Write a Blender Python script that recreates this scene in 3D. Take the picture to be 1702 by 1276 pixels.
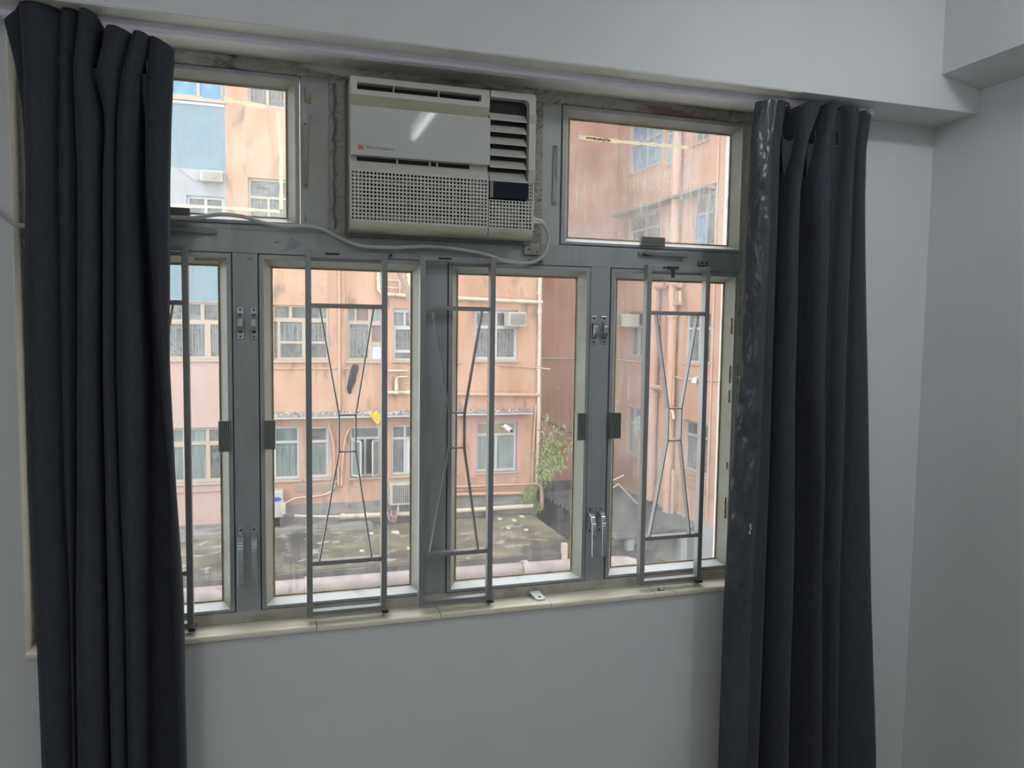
import bpy, bmesh, math, random
from mathutils import Vector, Matrix
random.seed(7)
S = bpy.context.scene
COL = S.collection
for o in list(bpy.data.objects):
    bpy.data.objects.remove(o, do_unlink=True)

# ------------------------------------------------------------------ camera, sky, exposure
# metres; the inner face of the window frame is the plane y=0, the eye is at z=0, the room floor at z=-1.55
yaw, pitch, roll = 0.301891, -0.070868, 0.013652
fw = Vector((math.sin(yaw)*math.cos(pitch), math.cos(yaw)*math.cos(pitch), math.sin(pitch)))
rt = Vector((math.cos(yaw), -math.sin(yaw), 0)); up = rt.cross(fw)
r2 = rt*math.cos(roll) + up*math.sin(roll); u2 = up*math.cos(roll) - rt*math.sin(roll)
cam = bpy.data.objects.new('camera', bpy.data.cameras.new('camera'))
COL.objects.link(cam)
cam.data.sensor_fit = 'HORIZONTAL'; cam.data.sensor_width = 36.0
cam.data.lens = 1278.1*36.0/1702.0
cam.data.clip_start = 0.02; cam.data.clip_end = 300
cam.matrix_world = Matrix(((r2.x, u2.x, -fw.x, 0), (r2.y, u2.y, -fw.y, -1.9), (r2.z, u2.z, -fw.z, 0), (0, 0, 0, 1)))
S.camera = cam

CORNER_FILL = 47.0       # added unseen fill lamp near the corner, lifts the right wall
LEFT_FILL = 28.0     # added unseen fill lamp at the back left, evens out the walls
SKY = 4.0            # bright overcast sky
LAMP = 11.5          # fluorescent tube on the ceiling
w = bpy.data.worlds.new('overcast_sky'); S.world = w; w.use_nodes = True
bgn = w.node_tree.nodes['Background']
bgn.inputs[0].default_value = (0.93, 0.97, 1.0, 1); bgn.inputs[1].default_value = SKY
S.view_settings.view_transform = 'Standard'; S.view_settings.look = 'None'
S.view_settings.exposure = 0.0; S.view_settings.gamma = 1.0
S.view_settings.use_curve_mapping = False
S.cycles.use_denoising = True
S.cycles.max_bounces = 10; S.cycles.transparent_max_bounces = 16

# ------------------------------------------------------------------ materials
MATS = {}
ALB = 1.0            # common factor on the paint albedos of one family
def nodes(name):
    m = bpy.data.materials.new(name); m.use_nodes = True
    nt = m.node_tree; b = nt.nodes['Principled BSDF']
    return m, nt, b
def setp(b, color=None, rough=None, metal=None, spec=None, sheen=None):
    if color is not None: b.inputs['Base Color'].default_value = (*color, 1)
    if rough is not None: b.inputs['Roughness'].default_value = rough
    if metal is not None: b.inputs['Metallic'].default_value = metal
    if spec is not None: b.inputs['Specular IOR Level'].default_value = spec
    if sheen is not None: b.inputs['Sheen Weight'].default_value = sheen
def layer(nt, base, color, scale, lo, hi, stretch=(1, 1, 1), detail=4.0, rough=0.6, amount=1.0, seed=0.0):
    """mix `color` over socket `base` where a noise runs from lo to hi"""
    N = nt.nodes; L = nt.links
    tc = N.new('ShaderNodeTexCoord'); mp = N.new('ShaderNodeMapping')
    mp.inputs['Scale'].default_value = stretch; mp.inputs['Location'].default_value = (seed, seed*1.7, seed*0.6)
    L.new(tc.outputs['Object'], mp.inputs[0])
    no = N.new('ShaderNodeTexNoise'); no.inputs['Scale'].default_value = scale
    no.inputs['Detail'].default_value = detail; no.inputs['Roughness'].default_value = rough
    L.new(mp.outputs[0], no.inputs[0])
    mr = N.new('ShaderNodeMapRange'); mr.inputs[1].default_value = lo; mr.inputs[2].default_value = hi
    mr.inputs[3].default_value = 0; mr.inputs[4].default_value = amount
    L.new(no.outputs[0], mr.inputs[0])
    mx = N.new('ShaderNodeMix'); mx.data_type = 'RGBA'
    L.new(mr.outputs[0], mx.inputs[0])
    if isinstance(base, tuple): mx.inputs[6].default_value = (*base, 1)
    else: L.new(base, mx.inputs[6])
    mx.inputs[7].default_value = (*color, 1)
    return mx.outputs[2]
def bump(nt, b, scale, strength, dist=0.01, stretch=(1, 1, 1), detail=4):
    N = nt.nodes; L = nt.links
    tc = N.new('ShaderNodeTexCoord'); mp = N.new('ShaderNodeMapping'); mp.inputs['Scale'].default_value = stretch
    L.new(tc.outputs['Object'], mp.inputs[0])
    no = N.new('ShaderNodeTexNoise'); no.inputs['Scale'].default_value = scale; no.inputs['Detail'].default_value = detail
    L.new(mp.outputs[0], no.inputs[0])
    bp = N.new('ShaderNodeBump'); bp.inputs['Strength'].default_value = strength; bp.inputs['Distance'].default_value = dist
    L.new(no.outputs[0], bp.inputs['Height']); L.new(bp.outputs[0], b.inputs['Normal'])
def mat(name, color, rough=0.6, metal=0.0, layers=(), bmp=None, spec=None, sheen=None):
    if name in MATS: return MATS[name]
    color = tuple(c*ALB for c in color); layers = [dict(l, color=tuple(c*ALB for c in l['color'])) for l in layers]
    m, nt, b = nodes(name); setp(b, color, rough, metal, spec, sheen)
    s = color
    for l in layers: s = layer(nt, s, **l)
    if layers: nt.links.new(s, b.inputs['Base Color'])
    if bmp: bump(nt, b, **bmp)
    MATS[name] = m
    return m
def emit(name, color, strength):
    m = bpy.data.materials.new(name); m.use_nodes = True; nt = m.node_tree
    nt.nodes.remove(nt.nodes['Principled BSDF'])
    e = nt.nodes.new('ShaderNodeEmission'); e.inputs[0].default_value = (*color, 1); e.inputs[1].default_value = strength
    nt.links.new(e.outputs[0], nt.nodes['Material Output'].inputs[0])
    MATS[name] = m; return m
def glass(name, base, streak, seed):
    m = bpy.data.materials.new(name); m.use_nodes = True; nt = m.node_tree; N = nt.nodes; L = nt.links
    N.remove(N['Principled BSDF'])
    tr = N.new('ShaderNodeBsdfTransparent'); gl = N.new('ShaderNodeBsdfGlossy'); gl.inputs['Roughness'].default_value = 0.02
    mg = N.new('ShaderNodeMixShader'); mg.inputs[0].default_value = 0.035
    L.new(tr.outputs[0], mg.inputs[1]); L.new(gl.outputs[0], mg.inputs[2])
    df = N.new('ShaderNodeBsdfDiffuse'); tl = N.new('ShaderNodeBsdfTranslucent')
    for n in (df, tl): n.inputs[0].default_value = (0.86, 0.86, 0.84, 1)
    md = N.new('ShaderNodeMixShader'); md.inputs[0].default_value = 0.7
    L.new(df.outputs[0], md.inputs[1]); L.new(tl.outputs[0], md.inputs[2])
    c = layer(nt, (base, base, base), (streak, streak, streak), 75.0, 0.42, 0.68, stretch=(2.2, 1, 0.13), detail=5, seed=seed)
    c = layer(nt, c, (min(0.6, streak*2.6),)*3, 110.0, 0.71, 0.745, stretch=(1, 1, 0.55), detail=2, seed=seed+3)
    c = layer(nt, c, (base*0.45,)*3, 6.0, 0.48, 0.66, detail=6, seed=seed+9)
    mx = N.new('ShaderNodeMixShader'); L.new(c, mx.inputs[0]); L.new(mg.outputs[0], mx.inputs[1]); L.new(md.outputs[0], mx.inputs[2])
    L.new(mx.outputs[0], N['Material Output'].inputs[0])
    MATS[name] = m; return m

M_wall = mat('white_wall_paint', (0.735, 0.75, 0.755), 0.5, layers=[dict(color=(0.69, 0.705, 0.71), scale=1.3, lo=0.4, hi=0.75)], bmp=dict(scale=14, strength=0.12, dist=0.006, detail=5))
M_ceil = mat('ceiling_paint', (0.72, 0.73, 0.73), 0.8, bmp=dict(scale=30, strength=0.05))
M_reveal = mat('cream_reveal_paint', (0.82, 0.82, 0.75), 0.5, layers=[dict(color=(0.66, 0.64, 0.55), scale=4, lo=0.52, hi=0.8)], bmp=dict(scale=20, strength=0.2, dist=0.004))
M_floor = mat('grey_floor', (0.30, 0.28, 0.26), 0.5, layers=[dict(color=(0.24, 0.22, 0.2), scale=6, lo=0.4, hi=0.7)])
M_cement = mat('stained_cement', (0.43, 0.42, 0.37), 0.85, layers=[
    dict(color=(0.25, 0.16, 0.13), scale=5, lo=0.48, hi=0.60, stretch=(0.7, 1, 3), detail=6, seed=2.0),
    dict(color=(0.68, 0.67, 0.61), scale=9, lo=0.53, hi=0.62, stretch=(0.5, 1, 2), detail=6, seed=5.0),
    dict(color=(0.09, 0.085, 0.07), scale=16, lo=0.60, hi=0.72, detail=6, seed=9.0)], bmp=dict(scale=26, strength=0.7, dist=0.01, detail=6))
M_cement2 = mat('grey_putty_cement', (0.40, 0.40, 0.35), 0.85, layers=[
    dict(color=(0.22, 0.20, 0.15), scale=7, lo=0.5, hi=0.66, stretch=(2, 1, 0.6), detail=6, seed=1.0),
    dict(color=(0.56, 0.56, 0.51), scale=10, lo=0.55, hi=0.68, stretch=(2, 1, 0.5), detail=5, seed=6.0)], bmp=dict(scale=26, strength=0.6, dist=0.008, detail=6))
M_alu = mat('grey_aluminium', (0.36, 0.385, 0.39), 0.42, 0.3, layers=[
    dict(color=(0.28, 0.30, 0.295), scale=3, lo=0.45, hi=0.75, stretch=(4, 1, 0.6), detail=5),
    dict(color=(0.44, 0.46, 0.46), scale=18, lo=0.6, hi=0.8, stretch=(2, 1, 0.3), detail=5, seed=4.0)])
M_alu_dirty = mat('soiled_aluminium', (0.42, 0.44, 0.43), 0.55, 0.2, layers=[
    dict(color=(0.42, 0.38, 0.28), scale=9, lo=0.52, hi=0.70, stretch=(2.5, 1, 0.5), detail=6, seed=3.0),
    dict(color=(0.16, 0.15, 0.12), scale=12, lo=0.62, hi=0.74, stretch=(1, 1, 0.5), detail=6, seed=8.0)], bmp=dict(scale=30, strength=0.25, dist=0.004))
M_bead_skylit = mat('skylight_tinted_bead', (0.74, 0.76, 0.74), 0.35, layers=[dict(color=(0.45, 0.42, 0.34), scale=14, lo=0.62, hi=0.74, detail=6)])  # bottom bead: sky light from above put into a paler bead colour
M_sillbar = mat('weathered_bottom_rail', (0.46, 0.455, 0.41), 0.5, 0.25, layers=[
    dict(color=(0.22, 0.20, 0.16), scale=8, lo=0.5, hi=0.7, stretch=(1, 1, 2), detail=6, seed=2.0)])
M_putty = mat('yellowed_putty', (0.40, 0.33, 0.19), 0.7, layers=[dict(color=(0.26, 0.19, 0.10), scale=20, lo=0.45, hi=0.65, detail=5)])
M_bead = mat('cream_glazing_bead', (0.40, 0.40, 0.335), 0.5, layers=[
    dict(color=(0.33, 0.24, 0.13), scale=6, lo=0.56, hi=0.72, detail=5, seed=6.0),
    dict(color=(0.50, 0.51, 0.46), scale=12, lo=0.5, hi=0.75, detail=5, seed=2.0)])
M_grille = mat('grille_aluminium', (0.31, 0.32, 0.32), 0.40, 0.45, layers=[dict(color=(0.25, 0.255, 0.25), scale=10, lo=0.45, hi=0.7, stretch=(1, 1, 0.3))])
M_rib = mat('ribbed_grey_plastic', (0.22, 0.22, 0.215), 0.45, 0.2)
M_chrome = mat('worn_chrome', (0.50, 0.52, 0.53), 0.25, 0.85, layers=[dict(color=(0.36, 0.37, 0.37), scale=30, lo=0.5, hi=0.7)])
M_dark = mat('dark_metal', (0.05, 0.05, 0.05), 0.5, 0.4)
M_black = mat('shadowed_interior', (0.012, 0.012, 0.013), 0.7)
M_tile = mat('cream_glazed_tile', (0.84, 0.79, 0.64), 0.14, layers=[dict(color=(0.72, 0.66, 0.51), scale=8, lo=0.45, hi=0.75, detail=5), dict(color=(0.30, 0.26, 0.2), scale=20, lo=0.66, hi=0.75, detail=6, seed=3.0)])
M_tape = mat('yellow_old_tape', (0.86, 0.78, 0.46), 0.6, layers=[dict(color=(0.90, 0.86, 0.70), scale=25, lo=0.45, hi=0.65)])
def translucent(m, color, fac):
    nt = m.node_tree; t = nt.nodes.new('ShaderNodeBsdfTranslucent'); t.inputs[0].default_value = (*color, 1)
    mx = nt.nodes.new('ShaderNodeMixShader'); mx.inputs[0].default_value = fac
    nt.links.new(nt.nodes['Principled BSDF'].outputs[0], mx.inputs[1]); nt.links.new(t.outputs[0], mx.inputs[2])
    nt.links.new(mx.outputs[0], nt.nodes['Material Output'].inputs[0])
translucent(M_tape, (0.95, 0.89, 0.64), 0.88)
M_rust = mat('brown_tape_residue', (0.27, 0.13, 0.04), 0.7, layers=[dict(color=(0.5, 0.32, 0.12), scale=60, lo=0.5, hi=0.65)])
M_tan = mat('tan_residue', (0.33, 0.26, 0.15), 0.7, layers=[dict(color=(0.22, 0.15, 0.08), scale=40, lo=0.5, hi=0.7)])
M_foam = mat('dark_grey_sealant', (0.16, 0.165, 0.17), 0.8, layers=[dict(color=(0.2, 0.19, 0.17), scale=20, lo=0.55, hi=0.7)])
M_curt = mat('charcoal_curtain_fabric', (0.038, 0.043, 0.054), 0.85, layers=[dict(color=(0.046, 0.051, 0.063), scale=90, lo=0.4, hi=0.6, stretch=(1, 1, 0.3))], bmp=dict(scale=420, strength=0.12, dist=0.002), spec=0.2, sheen=0.08)
M_lining = mat('shiny_curtain_lining', (0.050, 0.056, 0.066), 0.30, layers=[dict(color=(0.065, 0.072, 0.082), scale=9, lo=0.5, hi=0.75, stretch=(2, 1, 0.5))], bmp=dict(scale=13, strength=1.0, dist=0.03, stretch=(1.2, 1, 0.6), detail=3))
M_rail = mat('lilac_white_plastic', (0.78, 0.77, 0.86), 0.3)
M_white = mat('white_plastic', (0.75, 0.75, 0.73), 0.4)
M_cord = mat('grey_white_cable', (0.50, 0.50, 0.48), 0.45)
M_ac = mat('aged_white_plastic', (0.60, 0.60, 0.55), 0.42, layers=[dict(color=(0.56, 0.555, 0.49), scale=3, lo=0.4, hi=0.8)])
M_acpanel = mat('glossy_white_panel', (0.58, 0.59, 0.565), 0.045)
M_acyel = mat('yellowed_plastic', (0.52, 0.51, 0.40), 0.45, layers=[dict(color=(0.45, 0.42, 0.29), scale=9, lo=0.5, hi=0.75)])
M_filter = mat('grey_filter_frame', (0.22, 0.23, 0.21), 0.7)
M_disp = mat('dark_blue_display', (0.010, 0.013, 0.025), 0.12)
M_orange = mat('orange_print', (0.72, 0.22, 0.09), 0.4)
M_print = mat('dark_grey_print', (0.10, 0.11, 0.12), 0.4)
# outside: weathered town paints, albedos lowered to balance the bright sky
ALB = 0.80
PE = (0.52, 0.315, 0.205)
M_peach = mat('peach_render', PE, 0.85, layers=[
    dict(color=(0.60, 0.385, 0.27), scale=0.9, lo=0.4, hi=0.7, detail=5),
    dict(color=(0.43, 0.255, 0.16), scale=1.2, lo=0.47, hi=0.68, stretch=(2.0, 2.0, 0.35), detail=6, seed=4.0),
    dict(color=(0.22, 0.155, 0.12), scale=2.0, lo=0.55, hi=0.70, stretch=(1.5, 1.5, 0.6), detail=8, seed=11.0)], bmp=dict(scale=6, strength=0.2, dist=0.02))
M_rose = mat('rose_render', (0.50, 0.255, 0.175), 0.85, layers=[
    dict(color=(0.52, 0.31, 0.235), scale=1.4, lo=0.45, hi=0.75, stretch=(2.5, 2.5, 0.25), detail=6),
    dict(color=(0.38, 0.20, 0.14), scale=0.8, lo=0.45, hi=0.65, detail=5, seed=3.0)])
M_wing = mat('orange_peach_render', (0.56, 0.325, 0.21), 0.85, layers=[
    dict(color=(0.62, 0.385, 0.26), scale=0.8, lo=0.42, hi=0.7, detail=5),
    dict(color=(0.42, 0.24, 0.16), scale=1.2, lo=0.52, hi=0.7, stretch=(2.5, 2.5, 0.25), detail=7, seed=5.0)])
M_pinkp = mat('fresh_pink_patch', (0.56, 0.335, 0.285), 0.85, layers=[dict(color=PE, scale=3, lo=0.52, hi=0.7)])
M_pink = mat('pale_pink_render', (0.50, 0.36, 0.315), 0.85, layers=[dict(color=(0.44, 0.30, 0.26), scale=1.1, lo=0.45, hi=0.8, detail=6), dict(color=(0.5, 0.36, 0.26), scale=2.0, lo=0.65, hi=0.8, detail=6, seed=3.0)])
M_blue = mat('sky_blue_render', (0.180, 0.270, 0.310), 0.85, layers=[dict(color=(0.215, 0.300, 0.335), scale=1.0, lo=0.4, hi=0.75, detail=6)])
M_pale = mat('pale_grey_render', (0.37, 0.39, 0.40), 0.85, layers=[dict(color=(0.31, 0.33, 0.34), scale=1.4, lo=0.45, hi=0.8, detail=6)])
M_base = mat('grey_plinth_render', (0.25, 0.245, 0.23), 0.9, layers=[dict(color=(0.37, 0.36, 0.345), scale=2, lo=0.5, hi=0.75, stretch=(1, 1, 3), detail=6), dict(color=(0.11, 0.11, 0.105), scale=3, lo=0.53, hi=0.68, detail=6, seed=4.0)])
M_conc = mat('weathered_roof_concrete', (0.13, 0.12, 0.088), 0.95, layers=[
    dict(color=(0.24, 0.21, 0.14), scale=0.9, lo=0.42, hi=0.60, detail=8),
    dict(color=(0.055, 0.052, 0.045), scale=0.8, lo=0.47, hi=0.62, stretch=(1, 0.6, 1), detail=8, seed=4.0),
    dict(color=(0.34, 0.33, 0.31), scale=3.0, lo=0.57, hi=0.64, detail=6, seed=9.0)], bmp=dict(scale=8, strength=0.3, dist=0.02))
M_fascia = mat('dark_roof_fascia', (0.10, 0.095, 0.088), 0.95, layers=[dict(color=(0.22, 0.21, 0.20), scale=2, lo=0.5, hi=0.7, detail=7), dict(color=(0.28, 0.14, 0.09), scale=1.2, lo=0.57, hi=0.7, detail=7, seed=3.0)])
M_bit = mat('black_bitumen', (0.025, 0.025, 0.028), 0.85, layers=[dict(color=(0.10, 0.10, 0.105), scale=1.6, lo=0.5, hi=0.75, detail=8)])
M_corr = mat('grey_corrugated_sheet', (0.06, 0.06, 0.064), 0.7, layers=[dict(color=(0.13, 0.13, 0.135), scale=1.5, lo=0.45, hi=0.75, detail=8)])
M_pipew = mat('cream_white_pipe', (0.62, 0.54, 0.43), 0.45, layers=[dict(color=(0.45, 0.36, 0.26), scale=4, lo=0.5, hi=0.7, detail=5)])
M_pipep = mat('peach_painted_pipe', (0.56, 0.35, 0.235), 0.55, layers=[dict(color=(0.36, 0.2, 0.12), scale=5, lo=0.53, hi=0.7, detail=5)])
M_duct = mat('pinkish_old_pipe', (0.25, 0.205, 0.195), 0.7, layers=[dict(color=(0.36, 0.31, 0.30), scale=3, lo=0.45, hi=0.65, detail=7), dict(color=(0.16, 0.11, 0.105), scale=5, lo=0.54, hi=0.68, detail=7, seed=5.0)])
M_winw = mat('white_window_frame', (0.50, 0.51, 0.50), 0.5)
M_winc = mat('cream_window_frame', (0.46, 0.38, 0.29), 0.55, layers=[dict(color=(0.38, 0.31, 0.235), scale=6, lo=0.5, hi=0.8)])
M_wing_frame = mat('grey_window_frame', (0.38, 0.38, 0.35), 0.5)
M_pane = mat('frosted_far_pane', (0.11, 0.12, 0.115), 0.25, layers=[dict(color=(0.19, 0.205, 0.195), scale=3, lo=0.42, hi=0.62, detail=6), dict(color=(0.05, 0.055, 0.055), scale=14, lo=0.54, hi=0.62, detail=4, seed=4.0)])
M_paneg = mat('green_curtained_pane', (0.15, 0.20, 0.19), 0.2, layers=[dict(color=(0.25, 0.31, 0.29), scale=5, lo=0.45, hi=0.62, stretch=(3, 1, 0.2), detail=4)])
M_paneb = mat('blue_far_pane', (0.09, 0.25, 0.42), 0.15, layers=[dict(color=(0.2, 0.42, 0.58), scale=4, lo=0.45, hi=0.7, detail=6)])
M_paney = mat('tan_board_pane', (0.36, 0.28, 0.18), 0.6)
M_panebr = mat('brown_board_pane', (0.22, 0.16, 0.14), 0.6)
M_board = mat('white_board_pane', (0.62, 0.66, 0.72), 0.6)
M_bars = mat('white_security_bars', (0.27, 0.285, 0.275), 0.5)
M_acout = mat('outdoor_unit_casing', (0.50, 0.48, 0.43), 0.55, layers=[dict(color=(0.38, 0.35, 0.29), scale=4, lo=0.48, hi=0.7)])
M_fin = mat('grey_condenser_fins', (0.12, 0.125, 0.125), 0.6, 0.2)
M_badge = mat('violet_blue_badge', (0.08, 0.06, 0.55), 0.4)
M_cloth = mat('black_cloth', (0.035, 0.033, 0.045), 0.9)
M_yellow = mat('yellow_rag_cloth', (0.65, 0.50, 0.03), 0.8)
M_pinkrag = mat('mauve_rag_cloth', (0.42, 0.27, 0.31), 0.9)
M_green = mat('green_net', (0.16, 0.36, 0.30), 0.9)
M_leaf = mat('leaf_green', (0.18, 0.29, 0.09), 0.6, layers=[dict(color=(0.36, 0.42, 0.14), scale=5, lo=0.42, hi=0.62)])
M_stem = mat('woody_stem', (0.22, 0.15, 0.1), 0.9)
M_cabler = mat('brown_cable', (0.26, 0.20, 0.16), 0.7, layers=[dict(color=(0.36, 0.3, 0.25), scale=12, lo=0.5, hi=0.7)])
M_scrap = mat('white_scrap', (0.60, 0.585, 0.55), 0.8)
M_crumb = mat('dusty_crumbs', (0.36, 0.32, 0.28), 0.9, layers=[dict(color=(0.52, 0.48, 0.44), scale=9, lo=0.45, hi=0.6), dict(color=(0.2, 0.15, 0.12), scale=7, lo=0.55, hi=0.65, seed=3.0)])
M_ground = mat('alley_ground', (0.16, 0.155, 0.15), 0.9)
ALB = 1.0
G_clean = glass('dusty_glass', 0.038, 0.085, 1.0)
G_dirty = glass('very_dusty_glass', 0.18, 0.38, 4.0)
G_mid = glass('hazy_glass', 0.095, 0.18, 8.0)

# ------------------------------------------------------------------ builders
ORG = {}
def empty(name, loc, label=None, cat=None, group=None, kind=None, parent=None):
    o = bpy.data.objects.new(name, None); COL.objects.link(o)
    o.location = loc; o.empty_display_size = 0.05
    ORG[o.name] = Vector(loc)
    return tag(o, label, cat, group, kind)
def tag(o, label=None, cat=None, group=None, kind=None):
    if label: o['label'] = label
    if cat: o['category'] = cat
    if group: o['group'] = group
    if kind: o['kind'] = kind
    return o
class MB:
    """collects geometry in world coordinates; build() links it as one mesh object"""
    def __init__(s): s.v = []; s.f = []
    def add(s, vs, fs):
        n = len(s.v); s.v += [tuple(v) for v in vs]; s.f += [tuple(i+n for i in f) for f in fs]; return s
    def box(s, x0, x1, y0, y1, z0, z1):
        return s.add([(x, y, z) for x in (x0, x1) for y in (y0, y1) for z in (z0, z1)],
                     [(0, 1, 3, 2), (4, 6, 7, 5), (0, 4, 5, 1), (2, 3, 7, 6), (0, 2, 6, 4), (1, 5, 7, 3)])
    def bar(s, p, q, wdt, dep, side=(0, 1, 0)):
        """rectangular bar from p to q; dep along `side`, wdt across"""
        p = Vector(p); q = Vector(q); d = (q-p).normalized(); sd = Vector(side); sd = (sd - d*sd.dot(d)).normalized()
        a = d.cross(sd)*wdt/2; b = sd*dep/2
        vs = [e+i*a+j*b for e in (p, q) for i, j in ((-1, -1), (1, -1), (1, 1), (-1, 1))]
        return s.add(vs, [(0, 1, 2, 3), (4, 7, 6, 5), (0, 4, 5, 1), (1, 5, 6, 2), (2, 6, 7, 3), (3, 7, 4, 0)])
    def prism(s, pts, h, cap=True):
        """closed polygon pts (3-D) extruded by vector h"""
        n = len(pts); h = Vector(h); a = [Vector(p) for p in pts]
        fs = [(i, (i+1) % n, n+(i+1) % n, n+i) for i in range(n)]
        if cap: fs += [tuple(range(n-1, -1, -1)), tuple(range(n, 2*n))]
        return s.add(a+[p+h for p in a], fs)
    def tube(s, pts, r, n=10, cap=True):
        P = [Vector(p) for p in pts]; rr = r if isinstance(r, (list, tuple)) else [r]*len(P)
        vs = []; ref = None
        for i, p in enumerate(P):
            t = (P[min(i+1, len(P)-1)] - P[max(i-1, 0)]).normalized()
            if ref is None: ref = Vector((0, 0, 1)) if abs(t.z) < 0.9 else Vector((1, 0, 0))
            a = (ref - t*ref.dot(t)).normalized(); ref = a; b = t.cross(a)
            for k in range(n):
                g = 2*math.pi*k/n; vs.append(p + (a*math.cos(g) + b*math.sin(g))*rr[i])
        fs = []
        for i in range(len(P)-1):
            for k in range(n):
                fs.append((i*n+k, i*n+(k+1) % n, (i+1)*n+(k+1) % n, (i+1)*n+k))
        if cap: fs += [tuple(range(n-1, -1, -1)), tuple(range((len(P)-1)*n, len(P)*n))]
        return s.add(vs, fs)
    def build(s, name, m, parent=None, smooth=False, bevel=0, kind=None):
        org = ORG.get(parent.name, Vector((0, 0, 0))) if parent else None
        if org is None:
            xs = [v[0] for v in s.v]; ys = [v[1] for v in s.v]; zs = [v[2] for v in s.v]
            org = Vector(((min(xs)+max(xs))/2, (min(ys)+max(ys))/2, min(zs)))
        me = bpy.data.meshes.new(name)
        me.from_pydata([(v[0]-org[0], v[1]-org[1], v[2]-org[2]) for v in s.v], [], s.f)
        me.validate()
        bm = bmesh.new(); bm.from_mesh(me); bmesh.ops.recalc_face_normals(bm, faces=bm.faces); bm.to_mesh(me); bm.free()
        me.materials.append(m)
        o = bpy.data.objects.new(name, me); COL.objects.link(o)
        if parent: o.parent = parent
        else: o.location = org
        ORG[o.name] = org
        if smooth:
            for p in me.polygons: p.use_smooth = True
            md = o.modifiers.new('edge', 'EDGE_SPLIT'); md.split_angle = math.radians(40)
        if bevel:
            md = o.modifiers.new('bevel', 'BEVEL'); md.width = bevel; md.segments = 2; md.limit_method = 'ANGLE'
        if kind: o['kind'] = kind
        return o
def structure(mb, name, m, **k): return tag(mb.build(name, m, **k), kind='structure')
def smooth_path(pts, n=6):
    P = [Vector(p) for p in pts]; out = []
    for i in range(len(P)-1):
        p0 = P[max(i-1, 0)]; p1 = P[i]; p2 = P[i+1]; p3 = P[min(i+2, len(P)-1)]
        for k in range(n):
            t = k/n
            out.append(0.5*((2*p1) + (p2-p0)*t + (2*p0-5*p1+4*p2-p3)*t*t + (3*p1-p0-3*p2+p3)*t**3))
    out.append(P[-1]); return out
def copy_tree(o, parent=None):
    c = o.copy(); COL.objects.link(c); c.parent = parent
    for ch in list(o.children): copy_tree(ch, c)
    return c
class Plane:
    """vertical plane: 'y' faces the viewer at y=pos, 'x' faces -x at x=pos; (u, v, d) = along, up, out of the wall"""
    def __init__(s, kind, pos): s.k = kind; s.p = pos
    def __call__(s, u, v, d=0.0): return (u, s.p-d, v) if s.k == 'y' else (s.p-d, u, v)
    def out(s): return Vector((0, -1, 0)) if s.k == 'y' else Vector((-1, 0, 0))
    def box(s, mb, u0, u1, v0, v1, d0, d1):
        a = s(u0, v0, d0); b = s(u1, v1, d1)
        return mb.box(min(a[0], b[0]), max(a[0], b[0]), min(a[1], b[1]), max(a[1], b[1]), min(a[2], b[2]), max(a[2], b[2]))
def holed(mb, P, u0, u1, v0, v1, holes, d0, d1):
    """rectangular slab between depths d0 (back) and d1 (front) with rectangular holes"""
    us = sorted({u0, u1, *[h[0] for h in holes], *[h[1] for h in holes]}); us = [u for u in us if u0 <= u <= u1]
    vs = sorted({v0, v1, *[h[2] for h in holes], *[h[3] for h in holes]}); vs = [v for v in vs if v0 <= v <= v1]
    def solid(i, j):
        if i < 0 or j < 0 or i >= len(us)-1 or j >= len(vs)-1: return False
        a = (us[i]+us[i+1])/2; b = (vs[j]+vs[j+1])/2
        return not any(h[0] < a < h[1] and h[2] < b < h[3] for h in holes)
    for i in range(len(us)-1):
        for j in range(len(vs)-1):
            if not solid(i, j): continue
            q = [(us[i], vs[j]), (us[i+1], vs[j]), (us[i+1], vs[j+1]), (us[i], vs[j+1])]
            mb.add([P(u, v, d1) for u, v in q], [(0, 1, 2, 3)])
            mb.add([P(u, v, d0) for u, v in q], [(0, 3, 2, 1)])
            for k, (di, dj) in enumerate(((0, -1), (1, 0), (0, 1), (-1, 0))):
                if not solid(i+di, j+dj):
                    a = q[k]; b = q[(k+1) % 4]
                    mb.add([P(*a, d1), P(*b, d1), P(*b, d0), P(*a, d0)], [(0, 1, 2, 3)])
    return mb
def weld(o):
    bm = bmesh.new(); bm.from_mesh(o.data); bmesh.ops.remove_doubles(bm, verts=bm.verts, dist=1e-5)
    bmesh.ops.recalc_face_normals(bm, faces=bm.faces); bm.to_mesh(o.data); bm.free(); return o
IN = Plane('y', 0.0)      # plane of the window, d towards the room

# ------------------------------------------------------------------ the room
XL, XR, YW, YB, ZF, ZC = -1.6, 1.873, -0.05, -3.3, -1.55, 1.05
OX0, OX1, OZ0, OZ1 = -0.515, 1.292, -0.722, 0.613       # window opening
structure(weld(holed(MB(), IN, XL-0.1, XR+0.1, ZF, ZC, [(OX0, OX1, OZ0, OZ1)], -0.14, 0.05).build('wall_back', M_wall)) and MB().box(XL-0.1, XL, YB-0.1, YW, ZF, ZC), 'wall_left', M_wall)
tag(bpy.data.objects['wall_back'], kind='structure')
structure(MB().box(XR, XR+0.1, YB-0.1, YW, ZF, ZC), 'wall_right', M_wall)
structure(MB().box(XL-0.1, XR+0.1, YB-0.1, YB, ZF, ZC), 'wall_front', M_wall)
structure(MB().box(XL-0.1, XR+0.1, YB-0.1, 0.14, ZF-0.1, ZF), 'floor', M_floor)
structure(MB().box(XL-0.1, XR+0.1, YB-0.1, 0.14, ZC, ZC+0.1), 'ceiling', M_ceil)
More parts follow.
